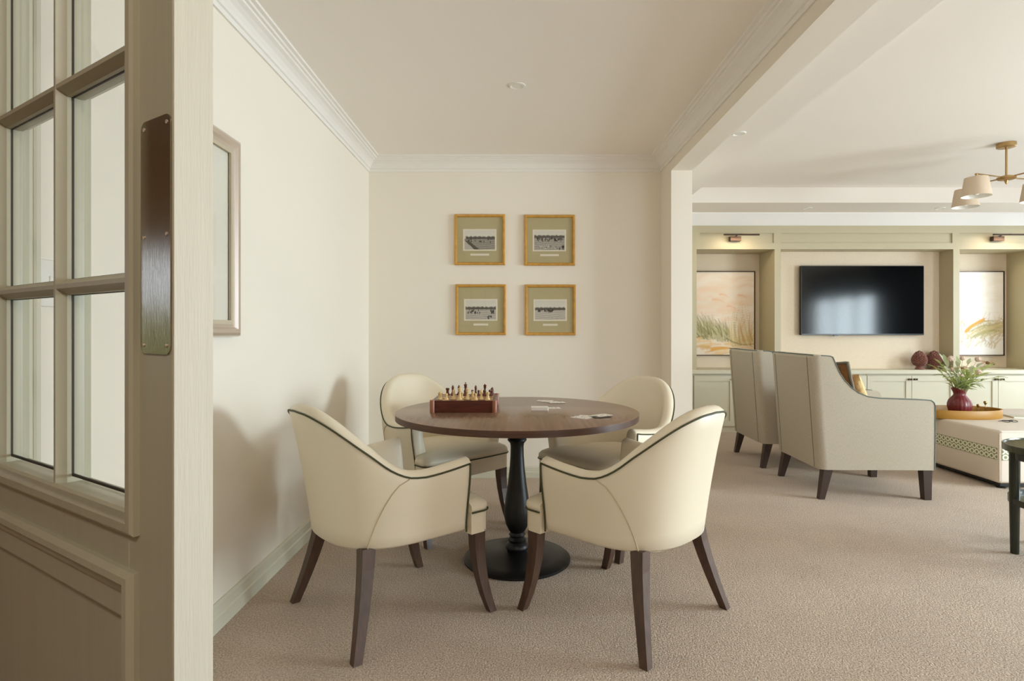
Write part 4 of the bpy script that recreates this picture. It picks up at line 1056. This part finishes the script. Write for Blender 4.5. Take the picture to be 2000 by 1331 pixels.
# peach blooms
def bloom(px, py, Y, R, label, seed):
    rr = random.Random(seed); t = new_stem('peach_bloom', label, 'flower', 'flowers in the burgundy vase'); e = at_px(px, py, Y); stem_to(t, e)
    for k in range(7):
        a = 2*PI*k/7+rr.uniform(-.2, .2); leaf(t, tuple(e), (math.cos(a), math.sin(a), 0.35+rr.uniform(-.2, .4)), R, R*0.45, M['petal'], 0.35)
    b = NB(); bmesh.ops.create_icosphere(b, subdivisions=2, radius=R*0.22); bmesh.ops.translate(b, verts=b.verts, vec=e); obj('flower_centre', b, M['bud'], t)
bloom(1929, 709, 4.90, 0.066, 'ragged peach bloom at upper right of the bouquet', 1)
bloom(1880, 720, 4.76, 0.056, 'ragged peach bloom in the centre of the bouquet', 2)
bloom(1941, 711, 4.96, 0.044, 'small peach bloom at the right rim of the bouquet', 3)
# leafy branches
def branch(px, py, Y, nl, L, w, m, label, seed, droop=0.35):
    w *= 1.35; L *= 1.05; nl += 1
    rr = random.Random(seed); t = new_stem('leafy_branch', label, 'foliage', 'green branches in the burgundy vase'); e = at_px(px, py, Y); P = stem_to(t, e, 0.0018)
    d0 = (P[-1]-P[-3]).normalized()
    leaf(t, tuple(P[-1]), d0, L, w, m, droop*0.6)
    for k in range(nl):
        i = 10-int(1+k*8/max(1, nl)); i = max(3, i); s = 1 if k % 2 else -1
        dd = d0+Vector((rr.uniform(-.5, .5), s*rr.uniform(.4, .9), rr.uniform(-.1, .5)))
        if k % 3 == 2: dd = d0+Vector((s*rr.uniform(.4, .9), rr.uniform(-.3, .3), rr.uniform(-.2, .5)))
        leaf(t, tuple(P[i]), dd, L*rr.choice((0.8, 1.0, 1.2)), w*rr.choice((0.8, 1.0)), m, droop)
    return t
G, G2 = M['leaf'], M['leaf2']
branch(1838, 713, 4.90, 5, 0.085, 0.026, G, 'leafy green branch reaching far left of the bouquet', 1)
branch(1848, 728, 4.82, 5, 0.085, 0.026, G, 'leafy green branch drooping low at left of the bouquet', 2)
branch(1848, 713, 5.02, 2, 0.110, 0.034, G2, 'pale grey-green leaf spray standing upright at left of the bouquet', 3, 0.1)
branch(1862, 738, 4.78, 5, 0.075, 0.024, G, 'short leafy sprig over the front left of the vase rim', 4)
branch(1880, 728, 4.76, 6, 0.085, 0.026, G, 'leafy green sprig in the front centre of the bouquet', 5)
branch(1900, 728, 4.80, 6, 0.090, 0.028, G, 'leafy green branch leaning right from the vase centre', 6)
branch(1921, 722, 4.86, 6, 0.100, 0.034, G, 'leafy green branch filling the right of the bouquet', 7)
branch(1908, 718, 5.02, 5, 0.095, 0.030, G2, 'pale branch at the back right of the bouquet', 8)
branch(1942, 738, 4.86, 3, 0.095, 0.026, G, 'long leafy branch arching out to the far right', 9, 0.5)
branch(1905, 752, 4.80, 3, 0.075, 0.026, G2, 'drooping sprig hanging over the right of the vase', 10, 0.6)
for k, (px, py, Y, m, lb) in enumerate(((1830, 722, 4.95, G, 'leafy sprig low on the far left of the bouquet'), (1872, 716, 4.92, G2, 'pale leafy sprig left of centre in the bouquet'), (1893, 738, 4.77, G, 'leafy sprig over the right front of the vase rim'),
        (1930, 716, 4.95, G, 'leafy sprig beside the upper right peach bloom'), (1868, 726, 4.80, G2, 'pale sprig in the left middle of the bouquet'), (1915, 735, 4.80, G, 'leafy sprig spreading low to the right of the bouquet'))):
    branch(px, py, Y, 7, 0.085, 0.03, m, lb, 30+k)
branch(1890, 712, 5.05, 4, 0.080, 0.024, G2, 'pale branch standing behind the peach bloom', 11, 0.2)

# small brass pegs on the tray
def peg(x, y, h, label):
    t = thing('brass_peg', label, 'ornament', (x, y, OZ+0.012), 0, 'brass pegs on the tray')
    b = NB(); lathe(b, [(0.010, 0), (0.010, 0.004), (0.004, 0.008), (0.003, h*0.5), (0.007, h*0.55), (0.003, h*0.6), (0.003, h-0.03)], 14); obj('shaft', b, M['brass'], t, smooth=40)
    b = NB(); lathe(b, [(0.004, h-0.032), (0.012, h-0.018), (0.014, h-0.008), (0.009, h), (0, h+0.001)], 14); obj('cup_top', b, M['brass'], t, smooth=50)
peg(3.895, 4.93, 0.092, 'short brass peg on the tray, nearer the vase')
peg(3.955, 4.93, 0.118, 'taller brass peg with a collar at the right of the tray')

# spectacles and a booklet on the ottoman
sp = thing('spectacles', 'dark-framed folded spectacles on the ottoman beside the tray', 'spectacles', (3.90, 4.62, OZ), 0.12)
b = NB()
for cx in (-0.034, 0.034):
    tube(b, [(cx+0.029*math.cos(a), 0.019*math.sin(a), 0.009+0.005*math.sin(a)) for a in np.linspace(0, 2*PI, 20, endpoint=False)], 0.0026, 6, closed=True)
tube(b, [(-0.006, 0.004, 0.011), (0, 0.007, 0.012), (0.006, 0.004, 0.011)], 0.0025); obj('frame_front', b, M['dark'], sp, smooth=60)
for s in (-1, 1):
    b = NB(); tube(b, [(s*0.062, 0.008, 0.012), (s*0.064, 0.016, 0.012), (s*0.02, 0.026+0.006*(s+1), 0.009), (-s*0.06, 0.030+0.006*(s+1), 0.004)], 0.002); obj('temple', b, M['dark'], sp, smooth=60)
bk_ = thing('booklet', 'thin pale booklet lying on the right of the ottoman', 'book', (4.22, 4.88, OZ), -0.25)
obj('cover', rbox(-0.10, 0.12, -0.09, 0.09, 0, 0.003), M['sage_light'], bk_); obj('pages', rbox(-0.098, 0.118, -0.088, 0.088, 0.003, 0.009), M['card'], bk_); obj('cover', rbox(-0.10, 0.12, -0.09, 0.09, 0.009, 0.012), M['sage_light'], bk_)

# ------------------------------------------------------------------ dark green side table at the right edge
st = thing('side_table', 'round dark green side table with a lower shelf at the right edge', 'side table', (2.775, 2.945, 0)); RT = 0.255; HT = 0.565
b = NB(); lathe(b, [(RT-0.012, HT-0.038), (RT, HT-0.034), (RT, HT-0.002), (RT-0.003, HT), (RT-0.010, HT), (RT-0.012, HT-0.006), (0, HT-0.006)], 64); obj('tabletop', b, M['greentop'], st, smooth=40)
b = NB(); lathe(b, [(RT-0.03, HT-0.075), (RT-0.028, HT-0.038), (0, HT-0.038)], 64); obj('apron', b, M['darkgreen'], st, smooth=40)
b = NB(); lathe(b, [(RT-0.03, 0.255), (RT-0.024, 0.258), (RT-0.024, 0.290), (RT-0.034, 0.290), (RT-0.036, 0.272), (0, 0.272)], 64); obj('shelf', b, M['darkgreen'], st, smooth=40)
for k in range(4):
    a = math.radians(160+90*k); r0, r1 = RT-0.040, RT-0.040
    b = NB(); loft(b, [[(r*math.cos(a)+h*math.cos(q), r*math.sin(a)+h*math.sin(q), z) for q in np.linspace(0, 2*PI, 14, endpoint=False)] for (r, z, h) in ((r0, HT-0.038, 0.024), (r0, 0.3, 0.0235), (r1, 0.0, 0.019))]); obj('leg', b, M['darkgreen'], st, smooth=50)

# ------------------------------------------------------------------ chandelier
ch = thing('chandelier', 'aged brass ceiling light with four linen shades in the lounge', 'ceiling light', (3.83, 4.57, ZT))
b = NB(); lathe(b, [(0.0, 0), (0.064, 0), (0.064, -0.030), (0.058, -0.034), (0, -0.034)], 32); obj('canopy', b, M['brass'], ch, smooth=40)
b = NB(); lathe(b, [(0.008, -0.034), (0.008, -0.262)], 14); obj('rod', b, M['brass'], ch, smooth=60)
b = NB(); lathe(b, [(0.0, -0.252), (0.030, -0.254), (0.062, -0.266), (0.064, -0.276), (0.050, -0.286), (0.014, -0.292), (0.010, -0.305), (0.006, -0.318), (0, -0.322)], 28); obj('hub', b, M['brass'], ch, smooth=50)
for a in (196, 106, 16, -74):
    a = math.radians(a); L = 0.315; ca, sa = math.cos(a), math.sin(a); Z0 = -0.268
    b = NB(); tube(b, [(0.05*ca, 0.05*sa, Z0), (L*ca, L*sa, Z0+0.006)], 0.0055, 10); lathe(b, [(0, 0.006), (0.010, 0.002), (0.011, -0.006), (0.006, -0.014), (0.006, -0.03)], 14, (L*ca, L*sa, Z0+0.006)); arm = obj('arm', b, M['brass'], ch, smooth=50)
    b = NB(); c = (L*ca, L*sa, Z0-0.016); rings = []
    lathe(b, [(0.076, -0.008), (0.098, -0.152), (0.0965, -0.152), (0.0745, -0.008)], 40, c, cap=False)
    b.verts.ensure_lookup_table()
    n = 40
    for i in range(n): b.faces.new((b.verts[i], b.verts[(i+1) % n], b.verts[3*n+(i+1) % n], b.verts[3*n+i]))
    sh = obj('shade', b, M['shade'], ch, smooth=50)
    b = NB(); lathe(b, [(0.0742, -0.010), (0.0962, -0.1518), (0.0957, -0.1518), (0.0737, -0.010)], 40, c, cap=False); obj('shade_lining', b, M['plastic_white'], sh, smooth=50, label='white inner lining')
    b = NB(); lathe(b, [(0.014, -0.02), (0.014, -0.06), (0.012, -0.07), (0.024, -0.10), (0.026, -0.118), (0.018, -0.136), (0, -0.142)], 16, c); obj('bulb', b, M['bulb'], sh, smooth=60)
    b = NB()
    for k in range(3):
        q = 2*PI*k/3; tube(b, [(c[0]+0.006*math.cos(q), c[1]+0.006*math.sin(q), c[2]-0.012), (c[0]+0.0755*math.cos(q), c[1]+0.0755*math.sin(q), c[2]-0.014)], 0.0018, 5)
    obj('spider', b, M['brass'], sh)
